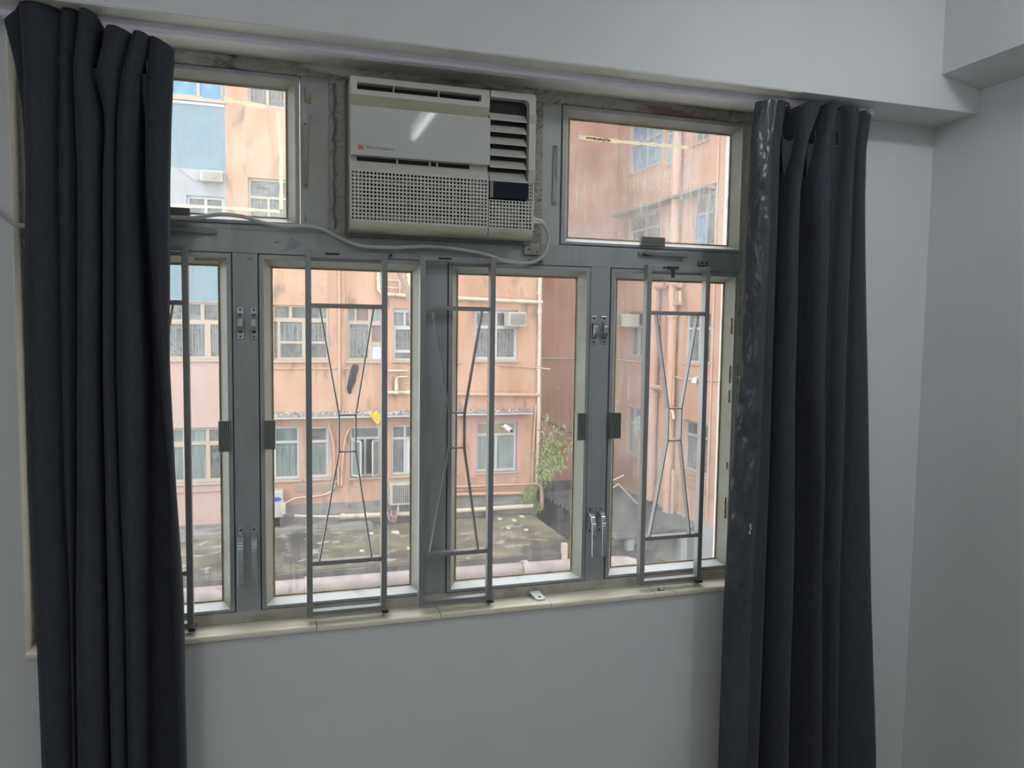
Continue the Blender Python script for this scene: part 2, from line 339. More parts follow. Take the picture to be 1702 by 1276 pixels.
# dropped beam above the window and the slimmer one along the right wall
structure(MB().box(XL, XR, -0.20, YW+0.0005, OZ1, ZC-0.001), 'trim_1', M_wall, bevel=0.002)
structure(MB().prism([(1.7376, -0.2003, 0.705), (XR, -0.2003, 0.677), (XR, -0.2003, ZC-0.001), (1.7376, -0.2003, ZC-0.001)], (0, YB+0.201, 0)), 'trim_2', M_wall)
# soffit lining of the opening (cream paint) and its side faces
structure(MB().box(OX0, OX1, -0.199, 0.0, OZ1-0.0015, OZ1-0.0002), 'trim_3', M_reveal)
structure(MB().box(OX1-0.003, OX1+0.0005, YW-0.002, 0.002, OZ0+0.012, OZ1-0.002), 'trim_4', M_reveal)
structure(MB().box(OX0-0.0005, OX0+0.003, YW-0.002, 0.002, OZ0+0.012, OZ1-0.002), 'trim_5', M_reveal)
def rough_strip(x0, x1, z0, z1, y, n, m, amp, seed):
    random.seed(seed); mb = MB(); vs = []; fs = []
    for j in range(m+1):
        for i in range(n+1):
            e = amp*(random.random()-0.5)
            vs.append((x0+(x1-x0)*i/n + (0 if i in (0, n) else e), y - 0.0015 - abs(random.gauss(0, amp)), z0+(z1-z0)*j/m + (0 if j in (0, m) else e)))
    for j in range(m):
        for i in range(n):
            a = j*(n+1)+i; fs.append((a, a+1, a+n+2, a+n+1))
    mb.add(vs, fs); mb.box(x0, x1, y+0.001, y+0.06, z0, z1)
    return mb
structure(rough_strip(OX0+0.003, OX1-0.003, 0.581, OZ1-0.0015, 0.004, 150, 5, 0.0035, 3), 'trim_6', M_cement)
structure(rough_strip(1.2655, OX1-0.003, OZ0+0.013, 0.581, 0.004, 4, 120, 0.003, 4), 'trim_7', M_cement2)
structure(rough_strip(OX0+0.003, -0.482, OZ0+0.013, 0.581, 0.004, 4, 120, 0.003, 5), 'trim_8', M_cement2)
# glazed sill tiles with a rounded nose
sill = empty('window_sill', (0.39, -0.03, -0.722)); sill['kind'] = 'structure'
prof = [(0.0, -0.7215), (0.0, -0.709), (-0.048, -0.7095)]
for k in range(7):
    a = math.pi/2 - math.pi*k/7*0.55
    prof.append((-0.055-0.007*math.cos(a), -0.7165+0.0065*math.sin(a)))
prof += [(-0.0615, -0.7225), (-0.052, -0.7228)]
xs = [OX0+0.001, -0.21, 0.0945, 0.3945, 0.6885, 0.989, OX1-0.001]
for i in range(len(xs)-1):
    dz = (0.0, 0.0006, -0.0004, 0.0005, 0.0, 0.0004)[i]
    MB().prism([(xs[i]+0.0007, y, z+dz) for y, z in prof], (xs[i+1]-xs[i]-0.0014, 0, 0)).build('tile', M_tile, sill, smooth=True)

# ------------------------------------------------------------------ the window
win = empty('window_1', (0.39, 0.03, -0.709)); win['kind'] = 'structure'
FX0, FX1 = -0.48, 1.2655
MULL = [(-0.0884, -0.0319), (0.3632, 0.4197), (0.8069, 0.8634)]
mb = MB()
mb.box(FX0, FX1, 0.0, 0.055, -0.709, -0.6806)
mb.box(-0.50, FX0, 0.0, 0.055, -0.709, 0.581)
mb.box(1.2585, FX1, 0.001, 0.055, -0.6806, 0.581)
mb.build('bottom_rail', M_sillbar, win, bevel=0.0012)
for a, b in MULL:
    mb = MB().box(a, b, 0.0, 0.05, -0.6806, 0.1678)
    mb.box(a-0.006, b+0.006, 0.018, 0.05, -0.6806, 0.1678)
    mb.build('mullion', M_alu, win, bevel=0.0012)
MB().box(FX0, FX1, 0.0, 0.055, 0.1678, 0.2219).box(FX0, 0.1299, 0.0005, 0.05, 0.2215, 0.2326).build('transom', M_alu, win, bevel=0.0012)
MB().box(0.0660, 0.1305, 0.0015, 0.05, 0.2328, 0.5808).build('flank_panel', M_alu_dirty, win)
MB().box(0.6650, 0.7160, 0.0015, 0.05, 0.2221, 0.5808).build('flank_panel', M_alu_dirty, win)
weld(rough_strip(0.1307, 0.1690, 0.2221, 0.5808, 0.0005, 5, 70, 0.0022, 6).build('air_conditioner_post', M_cement2, win))
weld(rough_strip(0.6330, 0.6648, 0.2221, 0.5808, 0.0005, 5, 70, 0.0022, 8).build('air_conditioner_post', M_cement2, win))
# dark sealant bead on the left post and around the air conditioner
mb = MB(); random.seed(2)
for k in range(30):
    z = 0.235+0.335*k/29; x = 0.1425+0.002*math.sin(k*1.3)+random.uniform(-0.0012, 0.0012)
    if k: mb.bar((px_, -0.004, pz_), (x, -0.004, z), 0.0045+0.003*random.random()*(1 if k > 15 else 0.4), 0.005)
    px_, pz_ = x, z
mb.build('sealant_bead', M_foam, win)
MB().box(0.1665, 0.1745, -0.012, 0.02, 0.221, 0.572).box(0.168, 0.630, -0.016, 0.02, 0.2155, 0.2262).box(0.622, 0.633, -0.004, 0.02, 0.222, 0.572).build('sealant_gasket', M_foam, win)
# marks where old handles were, and flaked paint
for (x, za, zb) in ((0.0768, 0.3266, 0.4783), (0.7000, 0.3224, 0.4751)):
    q = MB().box(x-0.006, x+0.006, -0.0025, 0.002, za, zb).build('old_handle_mark', M_cement2, win, bevel=0.001)
    for z in (za+0.006, zb-0.006): MB().tube([(x, -0.0025, z), (x, -0.0045, z)], 0.002, 8).build('screw', M_dark, q)
for pts in ([(0.0735, 0.555), (0.0772, 0.556), (0.0785, 0.535), (0.0815, 0.522), (0.076, 0.523)], [(0.086, 0.540), (0.0885, 0.549), (0.0890, 0.521), (0.082, 0.520)], [(0.0735, 0.264), (0.0745, 0.268), (0.0790, 0.247), (0.074, 0.244)]):
    MB().prism([(x, -0.0008, z) for x, z in pts], (0, 0.002, 0)).build('flaked_patch', M_tan, win)
for x, z, a in ((-0.145, 0.1615, 0.5), (-0.118, 0.1605, 0.9), (-0.05, 0.155, -0.3), (0.01, 0.196, 0.25)):
    MB().bar((x-0.006, -0.0003, z-0.006*math.sin(a)), (x+0.006, -0.0003, z+0.006*math.sin(a)), 0.0016, 0.0012).build('scratch', M_dark, win)
mb = MB(); random.seed(5)
for k in range(7):
    x = 0.042+0.006*k/6; mb.bar((0.030+0.004*k, -0.0003, 0.176+0.001*k), (0.044+0.0035*k, -0.0003, 0.208-0.002*k), 0.0014, 0.001)
mb.build('smudge', M_rib, win)

def sash(x0, x1, z0, z1, gl, il=0.0285, it=0.026, ib=0.020, name='casement_sash'):
    g = 0.0022; x0 += g; x1 -= g; z0 += g; z1 -= g
    f = 0.0105
    s = weld(holed(MB(), IN, x0, x1, z0, z1, [(x0+f, x1-f, z0+f*0.7, z1-f)], -0.034, 0.003).build(name, M_alu, win, bevel=0.0008))
    o = (x0+f, x1-f, z0+f*0.7, z1-f); i = (x0+il, x1-il, z0+ib, z1-it)
    def ring(r, y): return [(r[0], y, r[2]), (r[1], y, r[2]), (r[1], y, r[3]), (r[0], y, r[3])]
    rings = [ring(o, -0.0012), ring(i, 0.028), ring(i, 0.0335), ring(o, 0.0335)]
    mb = MB(); vs = [v for r in rings for v in r]; fs = []
    for a in range(4):
        b = (a+1) % 4
        for k in range(4):
            if not (a == 0 and k == 0): fs.append((a*4+k, a*4+(k+1) % 4, b*4+(k+1) % 4, b*4+k))
    mb.add(vs, fs).build('glazing_bead', M_bead, s)
    MB().prism([vs[0], vs[1], vs[5], vs[4]], (0, 0, -0.0012)).build('skylit_bead', M_bead_skylit, s)
    weld(holed(MB(), IN, i[0]-0.001, i[1]+0.001, i[2]-0.001, i[3]+0.001, [(i[0]+0.0022, i[1]-0.0022, i[2]+0.0022, i[3]-0.0028)], -0.0288, -0.0255).build('putty_line', M_putty, s))
    MB().box(i[0]-0.004, i[1]+0.004, 0.029, 0.0325, i[2]-0.004, i[3]+0.004).build('glass_pane', gl, s)
    return s
def grip(s, x0, x1, z0, z1, vert=True):
    mb = MB().box(x0, x1, -0.012, -0.002, z0, z1)
    n = 6
    for k in range(n):
        t = (k+0.5)/n
        if vert: mb.box(x0+(x1-x0)*t-0.0012, x0+(x1-x0)*t+0.0012, -0.0155, -0.012, z0, z1)
        else: mb.box(x0, x1, -0.0155, -0.012, z0+(z1-z0)*t-0.0012, z0+(z1-z0)*t+0.0012)
    mb.build('ribbed_grip', M_rib, s)
s1 = sash(FX0, MULL[0][0], -0.6806, 0.1678, G_clean)
s2 = sash(MULL[0][1], MULL[1][0], -0.6806, 0.1678, G_clean)
s3 = sash(MULL[1][1], MULL[2][0], -0.6806, 0.1678, G_clean)
s4 = sash(MULL[2][1], 1.2585, -0.6806, 0.1678, G_mid)
sUL = sash(FX0, 0.0655, 0.2326, 0.5808, G_mid, name='top_hung_sash')
sUR = sash(0.7165, FX1, 0.2219, 0.5808, G_dirty, name='top_hung_sash')
grip(s1, -0.1218, -0.0950, -0.2925, -0.2214); grip(s2, -0.0224, 0.0041, -0.2902, -0.2222)
grip(s3, 0.7700, 0.7975, -0.2923, -0.2205); grip(s4, 0.8660, 0.8985, -0.2904, -0.2207)
grip(sUR, 0.9463, 1.0156, 0.2290, 0.2530, False); grip(sUL, -0.2480, -0.1755, 0.2404, 0.2618, False)
# strips of old tape left on the two upper panes
def tape(s, pts, wdt, m, seed):
    random.seed(seed); mb = MB(); y = 0.0282
    for a, b in zip(pts, pts[1:]):
        n = max(2, int(math.dist(a, b)/0.012)); vs = []
        d = Vector((b[0]-a[0], b[1]-a[1])).normalized(); pn = Vector((-d.y, d.x))
        for k in range(n+1):
            c = Vector(a).lerp(Vector(b), k/n); h = wdt*(0.62+random.uniform(-0.22, 0.18))
            vs += [(c.x+pn.x*h, y, c.y+pn.y*h), (c.x-pn.x*h, y, c.y-pn.y*h)]
        fs = [(2*k, 2*k+1, 2*k+3, 2*k+2) for k in range(n)]
        mb.add(vs, fs)
    return mb.build('tape_strip', m, s)
tape(sUL, [(-0.26, 0.517), (-0.150, 0.518)], 0.006, M_tape, 1); tape(sUL, [(-0.1033, 0.5192), (-0.010, 0.5105)], 0.008, M_tape, 2)
tape(sUL, [(0.0159, 0.5015), (0.0225, 0.39), (0.0215, 0.277)], 0.0065, M_tape, 3); tape(sUL, [(-0.26, 0.2705), (-0.1089, 0.2728), (0.018, 0.271)], 0.005, M_tape, 4)
tape(sUR, [(0.7765, 0.5088), (0.8861, 0.507), (0.9847, 0.5073), (1.10, 0.5081)], 0.0075, M_tape, 5)
mb = MB(); random.seed(9)
for k in range(14):
    x = 0.797+0.005*k; z = 0.5085-0.0001*k
    mb.prism([(x+random.uniform(-.003, .003), 0.0266, z-0.004), (x+0.005, 0.0266, z-random.uniform(0.001, .005)), (x+0.004, 0.0266, z+random.uniform(0, .004)), (x, 0.0266, z+0.003)], (0, 0.0005, 0))
mb.build('brown_tape_stain', M_rust, sUR)
# stickers torn off the beads
for sp, x0, x1, z0, z1, y in ((s1, -0.170, -0.118, 0.147, 0.154, 0.006), (s4, 1.2395, 1.2465, -0.005, 0.040, 0.004), (s4, 1.2395, 1.2465, -0.145, -0.095, 0.004), (s4, 1.2395, 1.2465, -0.200, -0.165, 0.004), (s4, 1.2395, 1.2465, -0.390, -0.372, 0.004), (s4, 1.2390, 1.2470, -0.535, -0.475, 0.004)):
    MB().box(x0, x1, y-0.0012, y+0.010, z0, z1).build('torn_sticker', M_tan, sp)
# bow handles above, lever handles below, on the first and third mullion
def bow_handle(x, zt, zb):
    h = MB().box(x-0.0078, x+0.0078, -0.0025, 0.0005, zb, zt).build('bow_handle', M_chrome, win, bevel=0.001)
    pr = [(-0.002, zt-0.014), (-0.012, zt-0.020), (-0.0175, zt-0.028), (-0.0175, zb+0.030), (-0.012, zb+0.020), (-0.002, zb+0.013),
          (-0.002, zb+0.018), (-0.009, zb+0.026), (-0.0135, zb+0.034), (-0.0135, zt-0.032), (-0.009, zt-0.025), (-0.002, zt-0.019)]
    MB().prism([(x-0.0055, y, z) for y, z in pr], (0.011, 0, 0)).build('bow', M_chrome, h, bevel=0.001)
    for z in (zt-0.006, zb+0.006): MB().tube([(x, -0.0025, z), (x, -0.004, z)], 0.0026, 10).build('screw', M_dark, h)
def lever_handle(x, zt):
    h = MB().box(x-0.0075, x+0.0075, -0.003, 0.0005, zt-0.070, zt).build('lever_handle', M_chrome, win, bevel=0.001)
    MB().tube([(x, -0.002, zt-0.020), (x, -0.016, zt-0.018)], [0.008, 0.0065], 14).build('pivot', M_chrome, h, smooth=True)
    pts = smooth_path([(x, -0.012, zt-0.016), (x, -0.024, zt-0.022), (x, -0.033, zt-0.045), (x, -0.036, zt-0.085), (x, -0.037, zt-0.128)], 5)
    mb = MB()
    for a, b in zip(pts, pts[1:]): mb.bar(a, b+(b-a)*0.1, 0.0125, 0.006, (0, 1, 0.01))
    mb.build('lever', M_chrome, h, bevel=0.001)
    for z in (zt-0.006, zt-0.064): MB().tube([(x, -0.003, z), (x, -0.0042, z)], 0.0026, 10).build('screw', M_dark, h)
for x in (-0.0720, -0.0420): bow_handle(x, 0.043, -0.031); lever_handle(x-0.004, -0.476)
for x in (0.8175, 0.8470): bow_handle(x, 0.0385, -0.0365); lever_handle(x-0.001, -0.4765)
# cam latches under the two upper sashes
def latch(x0, x1, z):
    h = MB().box(x0, x0+0.046, -0.004, 0.0005, z-0.006, z+0.004).build('cam_latch', M_rib, win, bevel=0.001)
    MB().tube([(x0+0.022, -0.003, z), (x0+0.022, -0.013, z)], 0.0065, 14).build('pivot', M_dark, h, smooth=True)
    MB().prism([(x0+0.012, -0.017, z+0.004), (x1, -0.019, z+0.0055), (x1, -0.019, z-0.0065), (x0+0.012, -0.017, z-0.002)], (0, 0.006, 0)).build('lever', M_rib, h, bevel=0.0008)
    MB().tube([(x0+0.005, -0.004, z), (x0+0.005, -0.0052, z)], 0.0024, 8).build('screw', M_chrome, h)
latch(0.9422, 1.0841, 0.2085); latch(-0.262, -0.124, 0.2125)
# small hardware fixed to the frame
q = MB().box(0.6172, 0.6600, -0.010, 0.0, 0.1918, 0.2215).build('angle_plate', M_cement2, win, bevel=0.001)
for x, z in ((0.628, 0.205), (0.650, 0.199)): MB().tube([(x, -0.010, z), (x, -0.0115, z)], 0.0022, 8).build('screw', M_dark, q)
for x0, x1, z0, z1 in ((0.631, 0.668, 0.168, 0.1805), (0.2600, 0.2800, 0.171, 0.180), (0.520, 0.5400, 0.172, 0.181), (1.126, 1.152, 0.1835, 0.1965)):
    q = MB().box(x0, x1, -0.012, 0.0, z0, z1).build('grille_keeper', M_rib, win, bevel=0.0015)
    for x in (x0+0.25*(x1-x0), x0+0.75*(x1-x0)): MB().tube([(x, -0.012, (z0+z1)/2), (x, -0.0135, (z0+z1)/2)], 0.0030, 8).build('screw', M_black, q)

# ------------------------------------------------------------------ four folding grilles in front of the casements
def grille():
    X0 = 0.0729; X1 = 0.2632; ZT = 0.1765; ZB = -0.694; yf = -0.044; yb = -0.022; t = 0.0135
    root = empty('window_grille', ((X0+X1)/2, (yf+yb)/2, ZB))
    for a in (X0, X1-t): MB().box(a, a+t, yf, yb, ZB, ZT).build('side_bar', M_grille, root, bevel=0.0008)
    MB().box(X0+t, X1-t, yf+0.001, yb, ZT-0.0135, ZT-0.001).build('top_bar', M_grille, root, bevel=0.0008)
    MB().box(X0+t, X1-t, yf+0.001, yb, ZB+0.001, ZB+0.0125).build('bottom_bar', M_grille, root, bevel=0.0008)
    for z in (0.0500, -0.5640): MB().box(X0+t, X1-t, yf+0.001, yb, z-0.0060, z+0.0045).build('cross_bar', M_grille, root, bevel=0.0008)
    zt, za, zb, zl = 0.044, -0.2095, -0.2975, -0.5595; xa, xb, ka, kb = 0.1058, 0.2305, 0.1495, 0.1885; y = (yf+yb)/2
    for p, r in (((xa, zt), (ka, za)), ((xb, zt), (kb, za)), ((ka, zb), (xa-0.003, zl)), ((kb, zb), (xb-0.004, zl))):
        MB().bar((p[0], y, p[1]), (r[0], y, r[1]), 0.0030, 0.0165).build('diagonal_bar', M_grille, root)
    for k in (ka, kb): MB().bar((k, y, za), (k, y, zb), 0.0030, 0.0165).build('middle_bar', M_grille, root)
    for z in (za, zb): MB().bar((ka-0.0015, y, z), (kb+0.0015, y, z), 0.0030, 0.0165).build('middle_bar', M_grille, root)
    q = MB().box(0.118, 0.150, yf-0.0005, yf+0.002, ZT-0.0085, ZT-0.0045).build('catch_slot', M_black, root)
    MB().box(X1-0.012, X1+0.004, yf-0.002, yb+0.012, ZB-0.0065, ZB).build('hinge_foot', M_dark, root, bevel=0.001)
    return root
g0 = grille()
gl = ['aluminium window grille on the second casement, standing below the dangling cable',
      'aluminium window grille overlapping the wide middle mullion below the air conditioner',
      'aluminium window grille with a black catch hanging from its top, on the end casement',
      'aluminium window grille half hidden behind the edge of the left curtain']
for k, dx in enumerate((0.0, 0.2692, 0.8776, -0.4420)):
    g = g0 if k == 0 else copy_tree(g0)
    g.location.x = g0.location.x + dx if k else g.location.x
    tag(g, gl[k], 'grille', 'folding grilles in front of the casements')
    if k == 2: g3 = g
gx = 0.8776
MB().box(1.0200-gx, 1.0285-gx, -0.049, -0.044, 0.1435, 0.1680).box(1.011-gx, 1.040-gx, -0.050, -0.043, 0.1665, 0.1740).build('hanging_catch', M_dark, g0).parent = g3
ORG['x'] = 0
# ------------------------------------------------------------------ window air conditioner
ac = empty('window_air_conditioner', (0.395, -0.03, 0.2235), 'aged white window air conditioner with louvres and punched grille above the middle casements', 'air conditioner')
DK = 0.058
MB().box(0.1735, 0.6180, -DK, 0.40, 0.2240, 0.5730).build('housing', M_acyel, ac, bevel=0.002)
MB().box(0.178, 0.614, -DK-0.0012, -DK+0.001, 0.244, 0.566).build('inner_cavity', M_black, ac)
# upper bar with its long slot
o = holed(MB(), IN, 0.1725, 0.5012, 0.5280, 0.5705, [(0.1880, 0.4800, 0.5412, 0.5558)], 0.056, 0.082).build('top_bar', M_ac, ac); weld(o)
md = o.modifiers.new('bevel', 'BEVEL'); md.width = 0.002; md.segments = 2; md.limit_method = 'ANGLE'
for x in (0.2715, 0.3775): MB().box(x-0.0009, x+0.0009, -0.080, -0.060, 0.541, 0.556).build('slot_divider', M_ac, ac)
MB().prism([(0.1725, -0.0815, 0.5285), (0.1725, -0.0675, 0.505), (0.1725, -0.0675, 0.500), (0.1725, -0.058, 0.500), (0.1725, -0.058, 0.5285)], (0.3287, 0, 0)).build('upper_cove', M_acyel, ac)
MB().box(0.1722, 0.5016, -0.0885, -0.066, 0.3925, 0.5035).build('front_panel', M_acpanel, ac, bevel=0.0015)
MB().box(0.188, 0.456, -0.0665, -0.058, 0.3830, 0.3925).build('lower_slot', M_black, ac)
for x in (0.281, 0.3585, 0.376): MB().box(x-0.002, x+0.002, -0.072, -0.060, 0.383, 0.3925).build('slot_divider', M_ac, ac)
MB().prism([(0.1725, -0.0665, 0.3835), (0.1725, -0.0785, 0.3640), (0.1725, -0.0785, 0.3612), (0.1725, -0.058, 0.3612), (0.1725, -0.058, 0.3835)], (0.3287, 0, 0)).build('lower_cove', M_ac, ac)
for a_, b_ in ((0.456, 0.5012), (0.1725, 0.188)): MB().box(a_, b_, -0.0665, -0.058, 0.383, 0.3925).build('slot_cheek', M_ac, ac)
def punched(name, x0, x1, z0, z1, nx, nz, hx0, hx1, hz0, hz1, r, y):
    """sheet with nx*nz round holes; margin strips around the hole field"""
    mb = MB(); dx = (hx1-hx0)/(nx-1); dz = (hz1-hz0)/(nz-1); NS = 8
    fx0, fx1, fz0, fz1 = hx0-dx/2, hx1+dx/2, hz0-dz/2, hz1+dz/2
    for i in range(nx):
        for j in range(nz):
            cx = hx0+i*dx; cz = hz0+j*dz; vs = []; fs = []
            for k in range(NS):
                a = 2*math.pi*(k+0.5)/NS
                c, s_ = math.cos(a), math.sin(a); m = max(abs(c), abs(s_))
                vs.append((cx+r*c, y, cz+r*s_)); vs.append((cx+dx/2*c/m, y, cz+dz/2*s_/m)); vs.append((cx+r*c, y+0.0022, cz+r*s_))
            for k in range(NS):
                a = 3*k; b = 3*((k+1) % NS); fs += [(a, a+1, b+1, b), (a, b, b+2, a+2)]
                if k % 2 == 0 and False: pass
            # corner fillers
            for k in range(4):
                k1 = [0, 2, 4, 6][k]; a = 3*k1+1; b = 3*((k1+1) % NS)+1
                sx, sz = ((1, 1), (-1, 1), (-1, -1), (1, -1))[k]
                vs.append((cx+sx*dx/2, y, cz+sz*dz/2)); fs.append((a, len(vs)-1, b))
            mb.add(vs, fs)
    for a, b, c, d in ((x0, x1, z0, fz0), (x0, x1, fz1, z1), (x0, fx0, fz0, fz1), (fx1, x1, fz0, fz1)):
        if b-a > 1e-6 and d-c > 1e-6: mb.add([(a, y, c), (b, y, c), (b, y, d), (a, y, d)], [(0, 1, 2, 3)])
    return mb
YG = -0.0785
punched('intake_grille', 0.1725, 0.5012, 0.2440, 0.3612, 38, 13, 0.1782, 0.4944, 0.2514, 0.3553, 0.00305, YG).build('intake_grille', M_ac, ac)
mb = punched('control_grille', 0.5028, 0.6140, 0.2440, 0.3135, 13, 8, 0.5077, 0.6084, 0.2494, 0.3092, 0.0030, YG)
mb2 = punched('', 0.6042, 0.6140, 0.3135, 0.3600, 2, 5, 0.6084, 0.6169, 0.3182, 0.3530, 0.0030, YG)
mb.add([v for v in mb2.v], [f for f in mb2.f if max(mb2.v[i][0] for i in f) < 0.6129]); mb.add([(0.5028, YG, 0.3573), (0.6140, YG, 0.3573), (0.6140, YG, 0.3625), (0.5028, YG, 0.3625)], [(0, 1, 2, 3)])
mb.build('control_grille', M_ac, ac)
# chin below the grilles, and the backing seen through the holes
ch = [(-0.0785, 0.2440)] + [(-0.060-0.0185*math.cos(a), 0.2440-0.0200*math.sin(a)) for a in [math.pi/2*k/6 for k in range(1, 7)]] + [(-0.056, 0.2240), (-0.056, 0.2440)]
MB().prism([(0.1725, y, z) for y, z in ch], (0.3287, 0, 0)).build('chin', M_acyel, ac, smooth=True)
MB().prism([(0.5028, y, z) for y, z in ch], (0.1135, 0, 0)).build('chin', M_acyel, ac, smooth=True)
mb = MB()
for a, b, c, d in ((0.1735, 0.2005, 0.2455, 0.360), (0.4560, 0.5000, 0.2455, 0.360), (0.2005, 0.456, 0.2455, 0.2620), (0.2005, 0.456, 0.2915, 0.2985), (0.2005, 0.456, 0.3365, 0.3420), (0.4155, 0.4220, 0.2455, 0.345), (0.350, 0.3535, 0.2455, 0.345),
                   (0.504, 0.6175, 0.2455, 0.2640), (0.5990, 0.6175, 0.2455, 0.36), (0.518, 0.56, 0.2640, 0.2960), (0.566, 0.580, 0.2455, 0.296)):
    mb.box(a, b, -0.0735, -0.0705, c, d)
mb.build('filter_frame', M_filter, ac)
# right column: frame with rounded corner, six louvres, dark display
mb = MB(); R = 0.012; arc = []
outer = [(0.5028, 0.5705), (0.5028, 0.5553)]
inn = [(0.5028, 0.5553), (0.6013-R, 0.5553)] + [(0.6013-R+R*math.sin(a), 0.5553-R+R*math.cos(a)) for a in [math.pi/2*k/6 for k in range(1, 7)]] + [(0.6013, 0.3600)]
out = [(0.5028, 0.5705), (0.6180-0.006, 0.5705)] + [(0.612+0.006*math.sin(a), 0.5645+0.006*math.cos(a)) for a in [math.pi/2*k/6 for k in range(1, 7)]] + [(0.6180, 0.3600)]
for k in range(len(inn)-1):
    a, b, c, d = inn[k], inn[k+1], out[k+1], out[k]
    mb.add([(p[0], -0.082, p[1]) for p in (a, b, c, d)], [(0, 1, 2, 3)])
    mb.add([(a[0], -0.082, a[1]), (b[0], -0.082, b[1]), (b[0], -0.057, b[1]), (a[0], -0.057, a[1])], [(0, 1, 2, 3)])
    mb.add([(d[0], -0.082, d[1]), (c[0], -0.082, c[1]), (c[0], -0.057, c[1]), (d[0], -0.057, d[1])], [(0, 1, 2, 3)])
weld(mb.build('side_frame', M_ac, ac))
for z0, z1 in ((0.5025, 0.5230), (0.3655, 0.3900)):
    MB().prism([(0.6005, -0.0835, z1), (0.6005, -0.0865, z1-0.004), (0.6005, -0.0835, z0), (0.6005, -0.081, z0), (0.6005, -0.081, z1)], (0.0180, 0, 0)).build('side_notch', M_acyel, ac)
MB().box(0.6140, 0.6180, -0.0785, -0.057, 0.2445, 0.3600).build('side_edge', M_ac, ac)
for k in range(6):
    zb = 0.5018-0.0281*k
    MB().prism([(0.5040, -0.0800, zb), (0.5040, -0.0588, zb+0.0205), (0.5040, -0.0588, zb+0.0225), (0.5040, -0.0800, zb+0.0018)], (0.0925, 0, 0)).build('louvre', M_ac, ac)
r = 0.009
dp = [(0.5030, 0.3573), (0.5030, 0.3171), (0.6020-r, 0.3171)] + [(0.602-r+r*math.sin(a), 0.3171+r-r*math.cos(a)) for a in [math.pi/2*k/5 for k in range(1, 6)]] + [(0.6020, 0.3573)]
MB().prism([(x, -0.0800, z) for x, z in dp], (0, 0.012, 0)).build('display', M_disp, ac)
MB().box(0.5040, 0.5125, -0.0803, -0.0795, 0.3180, 0.3565).build('display_edge', M_rib, ac)
# orange double-stroked W and the lettering
mb = MB()
for off in (0.0, 0.0030):
    P_ = [(0.1872, 0.4165), (0.1905, 0.4045), (0.1940, 0.4150), (0.1975, 0.4045), (0.2008, 0.4165)]
    for a, b in zip(P_, P_[1:]): mb.bar((a[0]+off, -0.0886, a[1]), (b[0]+off, -0.0886, b[1]), 0.0014, 0.0006)
mb.build('logo_mark', M_orange, ac)
cu = bpy.data.curves.new('lettering', 'FONT'); cu.body = 'White-Westinghouse'; cu.size = 0.0088; cu.extrude = 0.0002
to = bpy.data.objects.new('lettering', cu); COL.objects.link(to)
dg = bpy.context.evaluated_depsgraph_get(); me = bpy.data.meshes.new_from_object(to.evaluated_get(dg)); bpy.data.objects.remove(to, do_unlink=True)
wd = max(v.co.x for v in me.vertices)
for v in me.vertices: v.co = Vector((0.2080+v.co.x*0.0610/wd, -0.0887, 0.4082+v.co.y)) - ORG[ac.name] + Vector((0, -v.co.z, 0))
me.materials.clear(); me.materials.append(M_print)
lo = bpy.data.objects.new('logo_lettering', me); COL.objects.link(lo); lo.parent = ac

# ------------------------------------------------------------------ curtain rail, curtains, cable, lamp
rail = empty('curtain_rail', (0.5, -0.13, 0.597), 'lilac white curtain rail fixed under the wall beam', 'curtain rail')
mb = MB().prism([(-0.50, y, z) for y, z in ((-0.1420, 0.6120), (-0.1420, 0.6050), (-0.1413, 0.6043), (-0.1413, 0.6033), (-0.1420, 0.6026), (-0.1420, 0.5950), (-0.1405, 0.5940), (-0.118, 0.5940), (-0.116, 0.6120))], (2.05, 0, 0))
mb.build('track', M_rail, rail)
MB().box(1.5505, 1.5660, -0.148, -0.116, 0.5925, 0.6125).build('end_cap', M_white, rail, bevel=0.001)
q = MB().box(0.845, 0.868, -0.146, -0.140, 0.6070, 0.6128).build('rail_clip', M_white, rail)

LB = [(0.604, [-0.4931, -0.4679, -0.3940, -0.3594, -0.3276, -0.3148, -0.2661, -0.2353, -0.2331, -0.1896]),
 (0.496, [-0.4758, -0.4636, -0.3966, -0.3735, -0.3385, -0.3342, -0.2889, -0.2516, -0.2428, -0.1936]),
 (0.403, [-0.4651, -0.4631, -0.4010, -0.3736, -0.3191, -0.3169, -0.2995, -0.2589, -0.2456, -0.1986]),
 (0.285, [-0.4632, -0.4611, -0.4050, -0.3711, -0.3281, -0.3259, -0.3020, -0.2656, -0.2467, -0.2028]),
 (-0.076, [-0.4750, -0.4729, -0.4075, -0.3796, -0.3338, -0.3316, -0.3117, -0.2558, -0.2285, -0.2101]),
 (-0.323, [-0.4763, -0.4742, -0.4081, -0.3864, -0.3359, -0.3336, -0.3091, -0.2604, -0.2109, -0.2027]),
 (-0.576, [-0.4692, -0.4671, -0.4011, -0.3957, -0.3357, -0.3335, -0.3030, -0.2652, -0.2057, -0.1903]),
 (-0.935, [-0.4677, -0.4656, -0.4041, -0.3996, -0.3365, -0.3342, -0.3044, -0.2707, -0.1997, -0.1900]),
 (-1.45, [-0.4640, -0.4600, -0.4020, -0.3990, -0.3370, -0.3342, -0.3044, -0.2750, -0.1980, -0.1880])]
